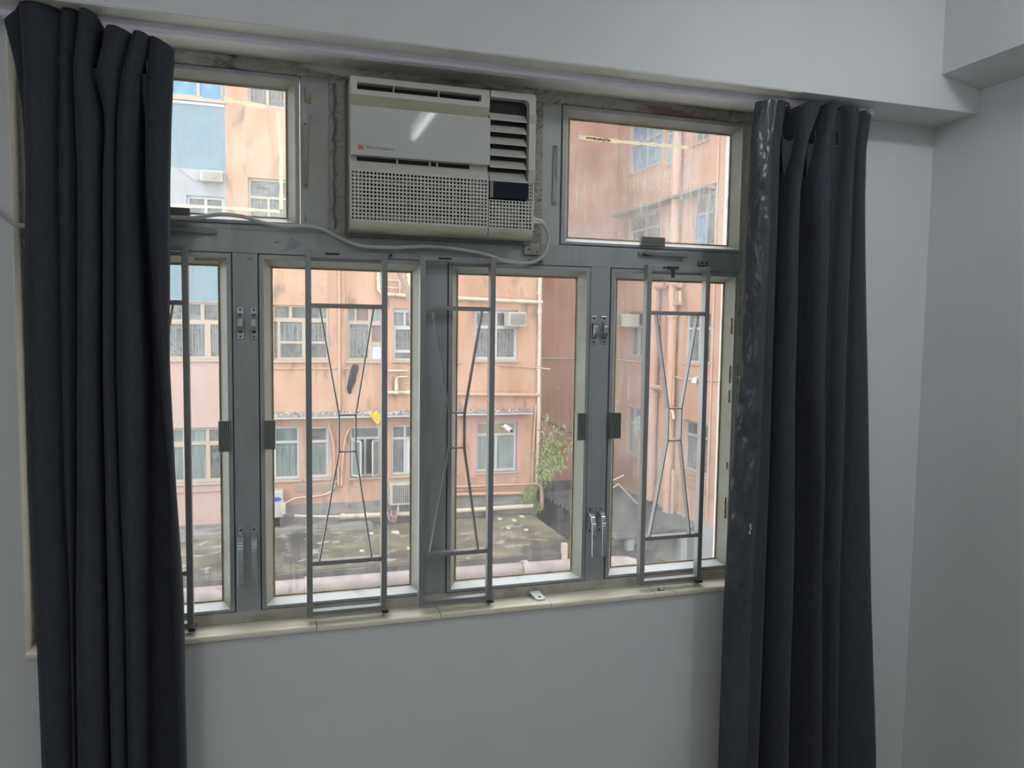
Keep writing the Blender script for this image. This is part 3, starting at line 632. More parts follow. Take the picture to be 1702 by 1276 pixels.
RB = [(0.606, [1.2018, 1.2961, 1.3145, 1.4044, 1.4063, 1.4502, 1.4540, 1.5200, 1.5220, 1.5654]),
 (0.500, [1.1922, 1.2811, 1.3162, 1.3573, 1.3818, 1.4256, 1.4583, 1.5051, 1.5070, 1.5544]),
 (0.374, [1.1901, 1.2794, 1.2960, 1.3408, 1.3653, 1.4341, 1.4495, 1.5042, 1.5081, 1.5577]),
 (0.247, [1.1898, 1.2795, 1.2869, 1.3412, 1.3791, 1.4387, 1.4426, 1.5093, 1.5112, 1.5671]),
 (-0.107, [1.1858, 1.2820, 1.2858, 1.3484, 1.3869, 1.4415, 1.4454, 1.5069, 1.5109, 1.5961]),
 (-0.470, [1.1633, 1.2847, 1.2904, 1.3616, 1.4106, 1.4463, 1.4502, 1.5126, 1.5147, 1.6260]),
 (-0.741, [1.1568, 1.2868, 1.2926, 1.3704, 1.4100, 1.4601, 1.4621, 1.5150, 1.5171, 1.6465]),
 (-1.221, [1.1578, 1.2841, 1.3095, 1.3749, 1.4294, 1.4826, 1.4847, 1.5304, 1.5325, 1.6929]),
 (-1.45, [1.1600, 1.2841, 1.3140, 1.3760, 1.4330, 1.4880, 1.4900, 1.5340, 1.5360, 1.7050])]
def interp(T, z):
    if z >= T[0][0]: return T[0][1]
    for (za, a), (zb, b) in zip(T, T[1:]):
        if za >= z >= zb:
            t = (za-z)/(za-zb)
            return [p+(q_-p)*t for p, q_ in zip(a, b)]
    return T[-1][1]
def curtain(name, T, deep, tops, m, label, seed):
    """deep[i]: None = recessed shadow fold, else how far strip i bulges into the room"""
    random.seed(seed)
    root = empty(name, (sum(T[3][1])/10, -0.16, -1.45), label, 'curtain', 'pair of charcoal curtains')
    NS = 10; zs = []; z = 0.606
    while z > -1.45:
        zs.append(z); z -= 0.012 if z > 0.42 else 0.04
    zs.append(-1.45)
    mb = MB(); cols = None; vs = []
    ph = [random.uniform(0, 6) for _ in range(20)]
    for zi, z in enumerate(zs):
        X = [q_*0.992 for q_ in interp(T, z)]; row = []
        fall = (0.606-z)
        for i in range(len(X)-1):
            d = deep[i]; a, b = X[i], X[i+1]
            n = NS if (d is not None) else 6
            for k in range(n):
                t = k/n
                x = a+(b-a)*t
                if d is None: y = -0.145 + 0.045*min(1, fall/0.06)*math.sin(math.pi*min(1, 0.25+0.5*t+0.0))
                else:
                    lo, sh = d
                    prof = max(0.0, math.sin(math.pi*min(1, max(0, t))))**0.55
                    prof = prof*(1.0-sh*(t-0.35))
                    y = -0.147 - lo*prof*(0.85+0.25*min(1, fall))
                    y -= 0.0022*math.sin(z*9+ph[i])*prof
                    x += 0.0006*math.sin(z*9+ph[i+5])*prof
                row.append((x, max(-0.197, y) if z > 0.58 else y, z))
        row.append((X[-1], -0.147, z))
        vs += row; cols = len(row)
    # ragged heading: every fold ends at its own height
    top = []
    for c in range(cols):
        x = vs[c][0]
        for (xa, ha), (xb, hb) in zip(tops, tops[1:]):
            if xa <= x <= xb: h = ha+(hb-ha)*(x-xa)/(xb-xa); break
        else: h = tops[0][1] if x < tops[0][0] else tops[-1][1]
        top.append(h)
    out_ = []
    for zi in range(len(zs)):
        for c in range(cols):
            x, y, z = vs[zi*cols+c]
            if z > 0.50: z = 0.50+(z-0.50)*(top[c]-0.50)/(0.606-0.50)
            out_.append((x, y, z))
    fs = [(zi*cols+c, zi*cols+c+1, (zi+1)*cols+c+1, (zi+1)*cols+c) for zi in range(len(zs)-1) for c in range(cols-1)]
    o = mb.add(out_, fs).build('drape', m, root)
    for p in o.data.polygons: p.use_smooth = True
    md = o.modifiers.new('thick', 'SOLIDIFY'); md.thickness = 0.0016
    return root, o, out_, cols, zs
A_ = lambda d, s=0.35: (d, s)
cl, lo_, _, _, _ = curtain('curtain', LB, [A_(0.004), A_(0.045, 0.5), A_(0.030), A_(0.048, 0.3), None, A_(0.040), A_(0.034, 0.1), None, A_(0.024, -0.1)],
   [(-0.4931, 0.578), (-0.4680, 0.604), (-0.4679, 0.611), (-0.36, 0.611), (-0.3277, 0.606), (-0.315, 0.588), (-0.267, 0.580), (-0.262, 0.583), (-0.236, 0.580), (-0.2331, 0.584), (-0.1896, 0.560)], M_curt,
   'charcoal curtain gathered on the window side that hides the first casement', 1)
cr, ro_, rv, rc, rz = curtain('curtain', RB, [A_(0.034, 0.1), None, A_(0.046), None, A_(0.046), A_(0.006), A_(0.050), A_(0.003), A_(0.032, 0.6)],
   [(1.20, 0.592), (1.296, 0.601), (1.300, 0.585), (1.33, 0.600), (1.404, 0.604), (1.45, 0.602), (1.52, 0.597), (1.5215, 0.590), (1.5654, 0.586)], M_curt,
   'charcoal curtain with a shiny turned edge hanging next to the bare wall corner', 2)
# turned-back shiny lining along the leading edge of the right-hand drape
vs = []; fs = []; n = 0
for zi in range(len(rz)):
    for c in range(0, 6):
        x, y, z = rv[zi*rc+c]; vs.append((x-0.0010, y-0.0022-0.0035*abs(math.sin(z*15+c*0.9))*(c < 5), z))
for zi in range(len(rz)-1):
    for c in range(5): fs.append((zi*6+c, zi*6+c+1, (zi+1)*6+c+1, (zi+1)*6+c))
o = MB().add(vs, fs).build('lining', M_lining, cr); o['label'] = 'shiny wrinkled lining at the edge'
for p in o.data.polygons: p.use_smooth = True
# hooks under the headings
for root, xs_ in ((cl, (-0.43, -0.34, -0.30, -0.25)), (cr, (1.25, 1.36, 1.43, 1.49))):
    for x in xs_: MB().box(x-0.003, x+0.003, -0.144, -0.138, 0.570, 0.5955).build('hook', M_white, root)
# pale specks on the lining
for (x, z) in ((1.1935, -0.505), (1.1945, -0.512), (1.1925, -0.524)):
    MB().prism([(x-0.0035, -0.1895, z+0.004), (x+0.0015, -0.1895, z+0.0055), (x+0.0035, -0.1895, z-0.003), (x-0.001, -0.1895, z-0.0055)], (0, 0.004, 0)).build('pale_speck', M_scrap, cr)

# sewn edges of the finger pleats: small hanging loops under the heading
for root, loops in ((cl, ((-0.3955, 0.524, 0.008), (-0.3335, 0.514, 0.012), (-0.2440, 0.507, 0.006))), (cr, ((1.2880, 0.516, 0.019), (1.3590, 0.509, 0.013), (1.4300, 0.512, 0.016)))):
    for x, z, r_ in loops:
        low = [(x+r_*1.05*math.cos(a), -0.1560-0.004*math.sin(-a), z+r_*0.95*math.sin(a)) for a in [math.pi*1.0+math.pi*k/12 for k in range(13)]]
        MB().tube([(low[0][0]+0.001, -0.156, z+0.022)]+low+[(low[-1][0]-0.001, -0.156, z+0.026)], 0.0012, 6).build('pleat_seam', M_lining, root, smooth=True)
        MB().prism(low + [(x+r_*0.75, -0.1530, z-0.05), (x+r_*0.1, -0.1420, z-0.105), (x-r_*0.75, -0.1530, z-0.05)], (0, 0.003, 0)).build('pleat_bridge', M_curt, root)

cord = [(0.6372, 0.2758), (0.6568, 0.2708), (0.6735, 0.2504), (0.6771, 0.2277), (0.6647, 0.1905), (0.6293, 0.1708), (0.5699, 0.1716), (0.499, 0.1882), (0.4221, 0.1982), (0.3472, 0.1992), (0.274, 0.1931), (0.2024, 0.1942), (0.1533, 0.2103), (0.1119, 0.2292), (0.0711, 0.2341), (0.0241, 0.2302), (-0.0221, 0.2373), (-0.0611, 0.2474), (-0.106, 0.2503), (-0.1441, 0.2441), (-0.1717, 0.2386), (-0.26, 0.236), (-0.36, 0.228), (-0.44, 0.212), (-0.488, 0.198), (-0.508, 0.205), (-0.535, 0.226), (-0.60, 0.245), (-0.75, 0.235), (-1.59, 0.23)]
pts = []
for i, (x, z) in enumerate(cord):
    y = -0.030 if i < 2 else -0.024
    if i > 22: y = {23: -0.045, 24: -0.078, 25: -0.082, 26: -0.075, 27: -0.060, 28: -0.056, 29: -0.056}.get(i, -0.04)
    pts.append((x, y, z))
pc = empty('power_cable', (0.3, -0.024, 0.17), 'off-white power cable looping from the air conditioner along the transom', 'cable')
MB().tube(smooth_path(pts, 6), 0.0046, 10).build('cable', M_cord, pc, smooth=True)
MB().prism([(0.6190, -0.034, 0.2890), (0.6575, -0.034, 0.2790), (0.6640, -0.034, 0.2685), (0.6190, -0.034, 0.2690)], (0, 0.010, 0)).build('cable_sleeve', M_white, pc, bevel=0.001)
# white angle bracket on the sill
br = empty('angle_bracket', (0.662, -0.02, -0.709), 'small white metal angle bracket lying on the tiled sill', 'bracket')
MB().prism([(0.6455, -0.004, -0.6935), (0.6730, -0.004, -0.6935), (0.6800, -0.036, -0.7040), (0.6760, -0.041, -0.7055), (0.6580, -0.041, -0.7055), (0.6540, -0.036, -0.7040)], (0, 0, -0.0018)).build('plate', M_white, br)
MB().tube([(0.6665, -0.031, -0.7035), (0.6665, -0.032, -0.7022)], 0.0035, 12).build('screw_hole', M_black, br)
MB().box(0.6455, 0.6725, -0.004, -0.0005, -0.709, -0.694).build('upright', M_chrome, br)
rg = empty('keeper_ring', (1.012, -0.05, -0.709), 'bright metal keeper ring at the foot of the end grille on the sill', 'ring')
MB().tube([(1.012+0.0095*math.cos(a), -0.052, -0.7005+0.0065*math.sin(a)) for a in [math.pi+math.pi*k/10 for k in range(11)]], 0.0020, 8).build('ring', M_chrome, rg, smooth=True)
MB().box(1.004, 1.020, -0.053, -0.046, -0.7090, -0.7065).build('foot', M_dark, rg)
# fluorescent batten on the ceiling behind the photographer's shoulder (mirrored in the air conditioner)
lm = empty('fluorescent_lamp', (0.70, -1.68, 0.97), 'white fluorescent tube lamp mounted on the room ceiling', 'lamp')
MB().box(0.665, 0.735, -2.30, -1.06, 1.005, 1.0495).build('housing', M_white, lm, bevel=0.004)
MB().tube([(0.70, -2.28, 0.975), (0.70, -1.08, 0.975)], 0.014, 16).build('tube', emit('lamp_glow', (0.96, 0.99, 1.0), LAMP), lm, smooth=True)
for y in (-2.285, -1.075): MB().box(0.688, 0.712, y-0.012, y+0.012, 0.958, 1.008).build('socket', M_white, lm)

def fill_lamp(x, y, label, m, r_=0.105):  # ceiling lamps added out of view to fill the room with light
    gb = empty('fill_lamp', (x, y, 0.955), label, 'lamp')
    MB().tube([(x, y, 1.0495), (x, y, 1.015)], 0.11, 24).build('base', M_white, gb, smooth=True)
    MB().tube([(x, y, 1.016-0.028*(1-math.cos(math.pi*k/12))) for k in range(13)], [max(0.004, r_*math.sin(math.pi*(k+0.6)/13.2)) for k in range(13)], 24).build('globe', m, gb, smooth=True)
fill_lamp(1.46, -1.15, 'unseen flat ceiling lamp added as fill near the bare wall corner', emit('corner_fill_glow', (0.93, 0.97, 1.0), CORNER_FILL))
fill_lamp(-0.90, -2.70, 'unseen flat ceiling lamp added as fill on the cable side of the room', emit('left_fill_glow', (0.97, 0.99, 1.0), LEFT_FILL), 0.20)

# ------------------------------------------------------------------ outside: buildings round the light well
YA, XW, YK = 16.6, 10.0, 19.8
PA, PW, PK = Plane('y', YA), Plane('x', XW), Plane('y', YK)
GZ = -8.0
structure(MB().box(-14, 14, 0.6, 24, GZ-0.2, GZ), 'ground', M_ground)

def far_window(b, P, u0, u1, v0, v1, panes, fm, pm, bars=(), mats=None, d=-0.09):
    """frame with openings as one part; each pane, and the bars over a pane, as sub-parts"""
    f = weld(holed(MB(), P, u0, u1, v0, v1, panes, d-0.05, d+0.02).build('window', fm, b))
    for k, (a, c, e, g) in enumerate(panes):
        m = (mats or {}).get(k, pm)
        P.box(MB(), a-0.01, c+0.01, e-0.01, g+0.01, d-0.03, d-0.015).build('pane', m, f)
        if k in bars:
            mb = MB(); w_ = c-a; h = g-e
            for t in (0.2, 0.42, 0.58, 0.8): P.box(mb, a+w_*t-0.008, a+w_*t+0.008, e, g, d-0.013, d-0.005)
            for t in (0.12, 0.88): P.box(mb, a, c, e+h*t-0.008, e+h*t+0.008, d-0.013, d-0.005)
            mb.build('security_bars', M_bars, f)
    return f
def std(u0, u1, v0, v1, tr, mu=None, fr=0.06, top_split=True):
    """pane rectangles: transom height tr, mullions mu"""
    mu = list(mu or []); e = [u0]+mu+[u1]; out = []
    for a, b in zip(e, e[1:]):
        out.append((a+fr*(1 if a == u0 else .5), b-fr*(1 if b == u1 else .5), v0+fr, tr-fr*.5))
    if top_split:
        for a, b in zip(e, e[1:]): out.append((a+fr*(1 if a == u0 else .5), b-fr*(1 if b == u1 else .5), tr+fr*.5, v1-fr))
    else: out.append((u0+fr, u1-fr, tr+fr*.5, v1-fr))
    return out

# --- peach building facing the window
A = empty('apartment_building', (3.0, YA+0.5, GZ), 'peach rendered apartment block facing the window, white waste pipes on its wall', 'building')
F = 2.8
rowm = [(0.0058, 1.2603, -0.7825, 0.4878), (1.6729, 2.55, -0.7913, 0.4855), (2.7586, 3.60, -0.7811, 0.4683), (3.72, 4.3688, -0.8064, 0.4653), (4.7635, 5.8948, -0.7696, 0.4763)]
rowl = [(-0.55, 0.5829, -3.5659, -2.3134), (0.69, 1.2475, -3.5586, -2.3351), (1.7327, 2.4711, -3.5876, -2.3569), (2.7186, 3.40, -3.5803, -2.3432), (3.80, 4.3693, -3.5632, -2.3293), (4.8414, 5.9113, -3.5921, -2.3201)]
rowu = [(-0.5069, 0.3703, 2.05, 3.3181)] + [(a, b, c+F, d+F) for a, b, c, d in rowm[1:]]
rowt = [(-0.4861, 0.3422, 4.8977, 6.15)] + [(a, b, c+2*F, d+2*F) for a, b, c, d in rowm[1:]]
holes = rowm+rowl+rowu+rowt
weld(holed(MB(), PA, -0.975, 6.46, -4.17, 9.0, holes, -0.25, 0.0).build('facade_wall', M_peach, A))
MB().box(6.30, 6.46, YA+0.25, YK-0.02, GZ, 9.0).box(-0.975, 6.46, YA+0.40, YA+0.5, -4.17, 9.0).build('core_wall', M_rose, A)
weld(holed(MB(), PA, -0.974, 6.46, GZ, -4.17, [], -0.25, 0.02).build('plinth', M_base, A))
P1 = rowm[0]
far_window(A, PA, *P1, [(0.03, 0.10, -0.73, 0.11), (0.17, 0.65, -0.34, 0.10), (0.17, 0.65, -0.72, -0.40), (0.76, 1.20, -0.34, 0.10), (0.76, 1.20, -0.72, -0.40), (0.05, 0.36, 0.20, 0.45), (0.43, 0.80, 0.20, 0.44), (0.86, 1.20, 0.20, 0.44)], M_winc, M_pane, bars=(1, 3))
far_window(A, PA, *rowm[1], [(1.74, 2.17, -0.73, 0.07), (2.26, 2.50, -0.34, 0.05), (2.26, 2.50, -0.75, -0.43), (1.72, 1.85, 0.16, 0.45), (1.90, 2.17, 0.16, 0.45), (2.26, 2.50, 0.16, 0.45)], M_winc, M_pane, bars=(0,), mats={1: M_panebr, 2: M_board, 4: M_panebr, 5: M_paneg})
far_window(A, PA, *rowm[2], [(2.83, 3.18, -0.53, -0.04), (3.24, 3.54, -0.53, -0.04), (2.82, 3.54, -0.74, -0.60), (2.79, 3.02, 0.05, 0.37), (3.07, 3.54, 0.05, 0.37)], M_winw, M_pane, bars=(0, 1), mats={3: M_paneg})
far_window(A, PA, *rowm[3], std(*rowm[3], 0.06, [4.02]), M_winw, M_pane, bars=(0, 1))
far_window(A, PA, *rowm[4], std(*rowm[4], 0.05, [5.335], fr=0.075), M_winw, M_pane, bars=(0, 1, 2))
far_window(A, PA, *rowl[0], std(*rowl[0], -2.695, [0.02]), M_winw, M_paneg, bars=(0, 1))
far_window(A, PA, *rowl[1], std(*rowl[1], -2.70), M_winw, M_paneg, bars=(0,), mats={1: M_pane})
f = far_window(A, PA, *rowl[2], std(*rowl[2], -2.655, [2.10], top_split=False), M_winw, M_black, mats={2: M_pane})
for x0, ang in ((1.79, -0.95), (2.42, 0.95)):                      # two casements standing open
    s_ = 1 if x0 < 2 else -1; ux = Vector((math.cos(ang)*s_, -abs(math.sin(ang)), 0)); L_ = 0.30
    a = Vector((x0, YA-0.02, -3.52)); fr_ = MB()
    for p, q_ in ((a, a+Vector((0, 0, .83))), (a+ux*L_, a+ux*L_+Vector((0, 0, .83))), (a, a+ux*L_), (a+Vector((0, 0, .83)), a+ux*L_+Vector((0, 0, .83)))):
        fr_.bar(p, q_, 0.05, 0.03, ux.cross(Vector((0, 0, 1))))
    fr_.build('open_sash', M_winw, f)
    MB().bar(a+ux*L_/2, a+ux*L_/2+Vector((0, 0, .83)), L_-0.04, 0.008, ux.cross(Vector((0, 0, 1)))).build('open_pane', M_paneg, f)
far_window(A, PA, *rowl[3], std(*rowl[3], -2.684, [3.06]), M_winw, M_pane, bars=(0,), mats={1: M_board})
far_window(A, PA, *rowl[4], std(*rowl[4], -2.66, [4.1]), M_winw, M_paneg, bars=(0, 1))
far_window(A, PA, *rowl[5], std(*rowl[5], -2.655, [5.375], top_split=False), M_winw, M_paneg, bars=(0, 1), mats={2: M_paney})
for r_ in (rowu, rowt):
    for k, q in enumerate(r_):
        far_window(A, PA, *q, std(*q, q[2]+0.85, [(q[0]+q[1])/2], top_split=(k > 0 or r_ is rowt)), M_winw if k else M_winc, M_pane, bars=(0, 1) if k == 0 else ())
# pink plaster patch round one lower window, sills, long canopy ledge with crumbs on it
weld(holed(MB(), PA, 4.694, 6.0272, -3.731, -2.151, [rowl[5]], -0.02, 0.012).build('plaster_patch', M_pinkp, A))
for q in rowm+rowl+rowu: PA.box(MB(), q[0]-0.04, q[1]+0.04, q[2]-0.05, q[2], -0.02, 0.06).build('window_ledge', M_winc, A)
ld = MB().prism([(-0.975, YA, -2.00), (-0.975, YA-0.34, -2.07), (-0.975, YA-0.34, -2.105), (-0.975, YA, -2.105)], (7.195, 0, 0)).build('canopy_ledge', M_base, A)
MB().box(-0.975, 6.22, YA-0.352, YA-0.338, -2.110, -2.080).build('ledge_edge', M_winw, ld)
mb = MB(); random.seed(21)
for k in range(320):
    x = random.uniform(-0.8, 6.1) if k < 190 else random.gauss(2.4, 0.55); y = YA-random.uniform(0.03, 0.30); z = -2.00-0.07*(YA-y)/0.34
    s_ = random.uniform(0.008, 0.035); x = min(max(x, -0.9), 6.1)
    mb.prism([(x-s_, y, z-0.01), (x+s_*0.6, y-s_*.7, z-0.01), (x+s_, y+s_*.4, z+random.uniform(0, .02)), (x, y+s_*.6, z+random.uniform(.005, .02))], (0.01, 0, random.uniform(.01, .04)))
mb.build('crumbs', M_crumb, ld, kind='stuff')
MB().box(-0.975, 1.75, YA-0.03, YA+0.01, -0.985, -0.955).build('string_course', M_pipep, A)
MB().box(1.44, 1.62, YA-0.02, YA+0.01, -2.0, 9.0).build('pilaster', M_peach, A)
MB().box(6.46, 6.62, YA+0.9, YA+1.1, -0.80, 0.44).build('side_vent', M_base, A)

# --- blue and pink neighbour on the left
B = empty('apartment_building', (-4.0, YA+0.5, GZ), 'pale pink and sky-blue apartment block adjoining the peach block, seen beside the left curtain', 'building')
Bm = [(-2.65, -1.03, -0.7633, 0.51), (-4.5, -2.85, -0.7633, 0.51)]; Bl = [(-2.40, -1.03, -3.55, -2.30), (-4.4, -2.75, -3.55, -2.30)]
Bt = [(-2.60, -1.00, 4.9253, 6.2), (-4.5, -2.8, 4.9253, 6.2)]; Bu = [(-1.7902, -1.0037, 2.05, 2.8435), (-3.6, -2.4, 2.05, 2.8435)]
weld(holed(MB(), PA, -8, -0.975, -4.52, 0.53, Bm+Bl, -0.25, 0.0).build('pink_wall', M_pink, B))
weld(holed(MB(), PA, -8, -0.975, 0.53, 1.95, [], -0.25, 0.002).build('blue_wall', M_blue, B))
weld(holed(MB(), PA, -8, -0.975, 1.95, 3.42, Bu, -0.25, 0.002).build('grey_wall', M_pale, B))
weld(holed(MB(), PA, -8, -0.975, 3.42, 9.0, Bt, -0.25, 0.002).build('blue_wall', M_blue, B))
weld(holed(MB(), PA, -8, -0.976, GZ, -4.52, [], -0.25, 0.02).build('plinth', M_base, B))
MB().box(-8, -0.98, YA+0.40, YA+0.5, GZ, 9.0).build('core_wall', M_pale, B)
for (u0, u1, v0, v1), dx in zip(Bm, (0, -1.83)):
    pn = [(-2.58, -1.93, -0.70, 0.02), (-1.78, -1.46, -0.70, 0.02), (-1.335, -1.08, -0.70, 0.02), (-2.58, -1.93, 0.12, 0.46), (-1.80, -1.54, 0.12, 0.46), (-1.46, -1.08, 0.12, 0.46)]
    far_window(B, PA, u0, u1, v0, v1, [(a+dx, b+dx, c, d) for a, b, c, d in pn], M_winc, M_pane, bars=(0, 1, 2))
for (u0, u1, v0, v1), dx in zip(Bl, (0, -1.8)):
    pn = [(-2.34, -1.95, -3.48, -2.74), (-1.80, -1.47, -3.48, -2.70), (-1.38, -1.08, -3.48, -2.72), (-2.34, -1.95, -2.62, -2.36), (-1.80, -1.47, -2.62, -2.36), (-1.39, -1.10, -2.62, -2.36)]
    far_window(B, PA, u0, u1, v0, v1, [(a+dx, b+dx, c, d) for a, b, c, d in pn], M_winc, M_paneg, mats={2: M_pane, 5: M_pane})
for q in Bt: far_window(B, PA, *q, std(*q, q[2]+0.75, [q[0]+0.54, q[0]+1.08]), M_winc, M_paneb)
for q in Bu: far_window(B, PA, *q, std(*q, q[2]+0.30, [(q[0]+q[1])/2]), M_winw, M_pane)
for q in Bm+Bl+Bt+Bu: PA.box(MB(), q[0]-0.04, q[1]+0.04, q[2]-0.05, q[2], -0.02, 0.05).build('window_ledge', M_winc, B)
MB().prism([(-1.95, YA, 3.42), (-1.0, YA, 3.40), (-1.0, YA, 3.36), (-1.6, YA, 3.15)], (0, -0.03, 0)).build('stain_panel', M_pale, B)
MB().box(-8, -0.975, YA-0.02, YA+0.01, 4.80, 4.86).build('string_course', M_winw, B)
MB().box(-8, -0.99, YA-0.045, YA, -3.755, -3.715).build('pink_rail', M_pinkp, B)

# --- wing at a right angle, with the shaded back wall
W = empty('apartment_building', (XW+0.5, 12, GZ), 'orange peach side wing running towards us beyond the end casement', 'building')
wm = [(17.03, 18.75, -0.74, 0.556), (16.05, 16.55, -0.757, 0.505), (14.30, 15.49, -0.775, 0.490), (9.5, 11.0, -0.775, 0.49)]
wl = [(17.05, 18.72, -3.60, -2.21), (14.28, 15.41, -3.50, -2.22), (9.5, 11.0, -3.5, -2.22)]
wu = [(17.0, 18.9, 2.06, 3.28), (15.95, 16.30, 2.00, 3.17), (14.21, 15.30, 2.06, 3.33), (9.5, 11.0, 2.06, 3.33)]
wt = [(17.0, 19.0, 4.55, 6.1), (15.90, 16.85, 4.40, 6.1), (14.65, 15.37, 4.62, 6.1), (9.5, 11.0, 4.6, 6.1)]
weld(holed(MB(), PW, 3.0, YK, -4.66, 9.0, wm+wl+wu+wt, -0.25, 0.0).build('facade_wall', M_wing, W))
weld(holed(MB(), PW, 3.0, YK, GZ, -4.66, [], -0.25, 0.03).build('plinth', M_pale, W))
MB().box(XW+0.4, XW+0.5, 3.0, YK, GZ, 9.0).build('core_wall', M_rose, W)
holed(MB(), PK, 6.46, XW+0.5, -4.58, 9.0, [], -0.3, 0.0).build('back_wall', M_rose, W)
holed(MB(), PK, 6.46, XW+0.5, GZ, -4.58, [], -0.3, 0.04).build('bitumen_upstand', M_bit, W)
far_window(W, PW, *wm[0], [(17.09, 17.42, -0.68, 0.08), (17.48, 18.16, -0.68, 0.08), (18.30, 18.68, -0.68, 0.08), (17.09, 17.80, 0.16, 0.50), (17.9, 18.68, 0.16, 0.50)], M_wing_frame, M_pane, bars=(1,))
far_window(W, PW, *wm[1], [(16.09, 16.51, 0.22, 0.46), (16.09, 16.51, -0.05, 0.16), (16.09, 16.51, -0.39, -0.11), (16.09, 16.51, -0.71, -0.45)], M_wing_frame, M_pane, mats={3: M_paney})
for k, q in enumerate(wm[2:]): far_window(W, PW, *q, std(*q, 0.083, [(q[0]+q[1])/2]), M_winw, M_pane, bars=(0, 1) if k == 0 else ())
f = far_window(W, PW, *wl[0], std(*wl[0], -2.67, [18.38]), M_wing_frame, M_pane, mats={1: M_pane, 0: M_winc})
for q in wl[1:]: far_window(W, PW, *q, std(*q, -2.59, [(q[0]+q[1])/2]), M_wing_frame, M_pane, bars=(1, 0))
for k, q in enumerate(wu): far_window(W, PW, *q, std(*q, q[2]+0.82, [(q[0]+q[1])/2] if q[1]-q[0] > .6 else None), M_wing_frame, M_paneb if k == 1 else M_pane, bars=(0, 1) if k == 0 else (), mats={1: M_paneb} if k == 2 else None)
for k, q in enumerate(wt): far_window(W, PW, *q, std(*q, q[2]+0.8, [(q[0]+q[1])/2]), M_wing_frame, M_paneb if k < 2 else M_pane)
for q in wm+wl+wu+wt: PW.box(MB(), q[0]-0.04, q[1]+0.04, q[2]-0.05, q[2], -0.02, 0.04).build('window_ledge', M_wing, W)
cn = MB().prism([(XW, 14.15, 3.50), (XW-0.36, 14.15, 3.42), (XW-0.36, 14.15, 3.36), (XW, 14.15, 3.34)], (0, 5.2, 0)).build('canopy', M_base, W)
for u, rr_ in ((14.16, 0.03),): MB().tube([(XW-0.03, u, -4.6), (XW-0.03, u, 9)], rr_, 8).build('conduit', M_pipep, W)
MB().box(XW-0.025, XW, 3.0, 16.9, -3.885, -3.845).build('string_course', M_wing, W)

# --- pipes on the walls, each a thing of its own
def pipe(label, pts, r_, m, sm=True, joints=(), group='pipes on the outside walls', cat='pipe', name='drain_pipe'):
    p0 = pts[0]; root = empty(name, (p0[0], p0[1], min(p[2] for p in pts)), label, cat, group)
    MB().tube(smooth_path(pts, 4) if sm else pts, r_, 12).build('pipe', m, root, smooth=True)
    for j, t in joints:
        d = (Vector(t)).normalized(); q = Vector(j)
        MB().tube([q-d*0.04, q+d*0.04], r_*1.25, 12).build('collar', m, root, smooth=True)
    return root
y0 = YA-0.09
pipe('long cream waste pipe running level above the middle windows of the peach block', [(2.40, y0, 1.6), (2.40, y0, 0.90), (2.44, y0, 0.84), (2.50, y0, 0.79), (3.4, y0, 0.76), (6.50, y0, 0.69)], 0.048, M_pipew, False, [((3.12, y0, 0.775), (1, 0, 0)), ((5.95, y0, 0.70), (1, 0, 0)), ((6.46, y0, 0.69), (1, 0, 0)), ((2.40, y0, 1.15), (0, 0, 1))])
pipe('short cream branch pipe dropping into the long level waste pipe', [(3.12, y0, 1.7), (3.12, y0, 0.79)], 0.052, M_pipew, False, [((3.12, y0, 1.25), (0, 0, 1))])
pipe('thin white looped pipe beside the cream branch pipe', [(2.42, y0, 1.12), (2.88, y0, 1.125), (2.90, y0, 1.10), (2.90, y0, 0.80)], 0.018, M_pipew, False)
pipe('thin white stub pipe across the small loop', [(2.45, y0, 0.95), (2.93, y0, 0.945)], 0.016, M_pipew, False)
pipe('tall cream downpipe on the outer corner of the peach block', [(6.42, y0, 6.0), (6.44, y0, 0.75), (6.46, y0, -2.0), (6.45, y0, -3.90)], 0.055, M_pipew, False, [((6.43, y0, 0.93), (0, 0, 1)), ((6.44, y0, 0.45), (0, 0, 1)), ((6.45, y0, -1.0), (0, 0, 1))])
pipe('slim peach pipe leaning beside the corner downpipe', [(6.38, y0, -1.9), (6.355, y0, -2.3), (6.30, y0, -3.90)], 0.028, M_pipep, False)
pipe('peach painted level pipe under the string of upper windows', [(3.9, y0, -1.60), (6.50, y0, -1.655)], 0.052, M_pipep, False, [((6.42, y0, -1.652), (1, 0, 0))])
pipe('thin peach pipe running under the corner window with the box unit', [(5.39, YA-0.04, -0.90), (6.30, YA-0.04, -0.955), (6.67, YA-0.35, -0.985)], 0.017, M_pipep, False)
pipe('vertical peach pipe between the windows of the upper row', [(1.49, YA-0.06, 6.0), (1.49, YA-0.06, -1.95)], 0.035, M_pipep, False, [((1.49, YA-0.06, -0.9), (0, 0, 1))])
pipe('white level waste pipe by the rusty brown cable', [(2.62, y0, -1.025), (3.10, y0, -1.028)], 0.030, M_pipew, False)
pipe('white bottle trap standing on the lower white waste pipe', [(3.09, y0, -1.175), (2.88, y0, -1.175), (2.83, y0, -1.20), (2.83, y0, -1.28), (2.83, y0, -1.50)], [0.022, 0.022, 0.024, 0.050, 0.052], M_pipew, False)
pipe('lower white waste pipe with a bottle trap on it', [(2.55, y0, -1.55), (3.14, y0, -1.555)], 0.046, M_pipew, False, [((2.83, y0, -1.552), (1, 0, 0)), ((3.10, y0, -1.555), (1, 0, 0))])
pipe('peach pipe bending down between the lower windows, nearer the green panes', [(1.24, YA-0.06, -2.30), (1.28, YA-0.06, -2.45), (1.355, YA-0.06, -2.80), (1.37, YA-0.06, -3.3), (1.37, YA-0.06, -3.72)], 0.032, M_pipep, True, [((1.357, YA-0.06, -2.88), (0, 0, 1))])
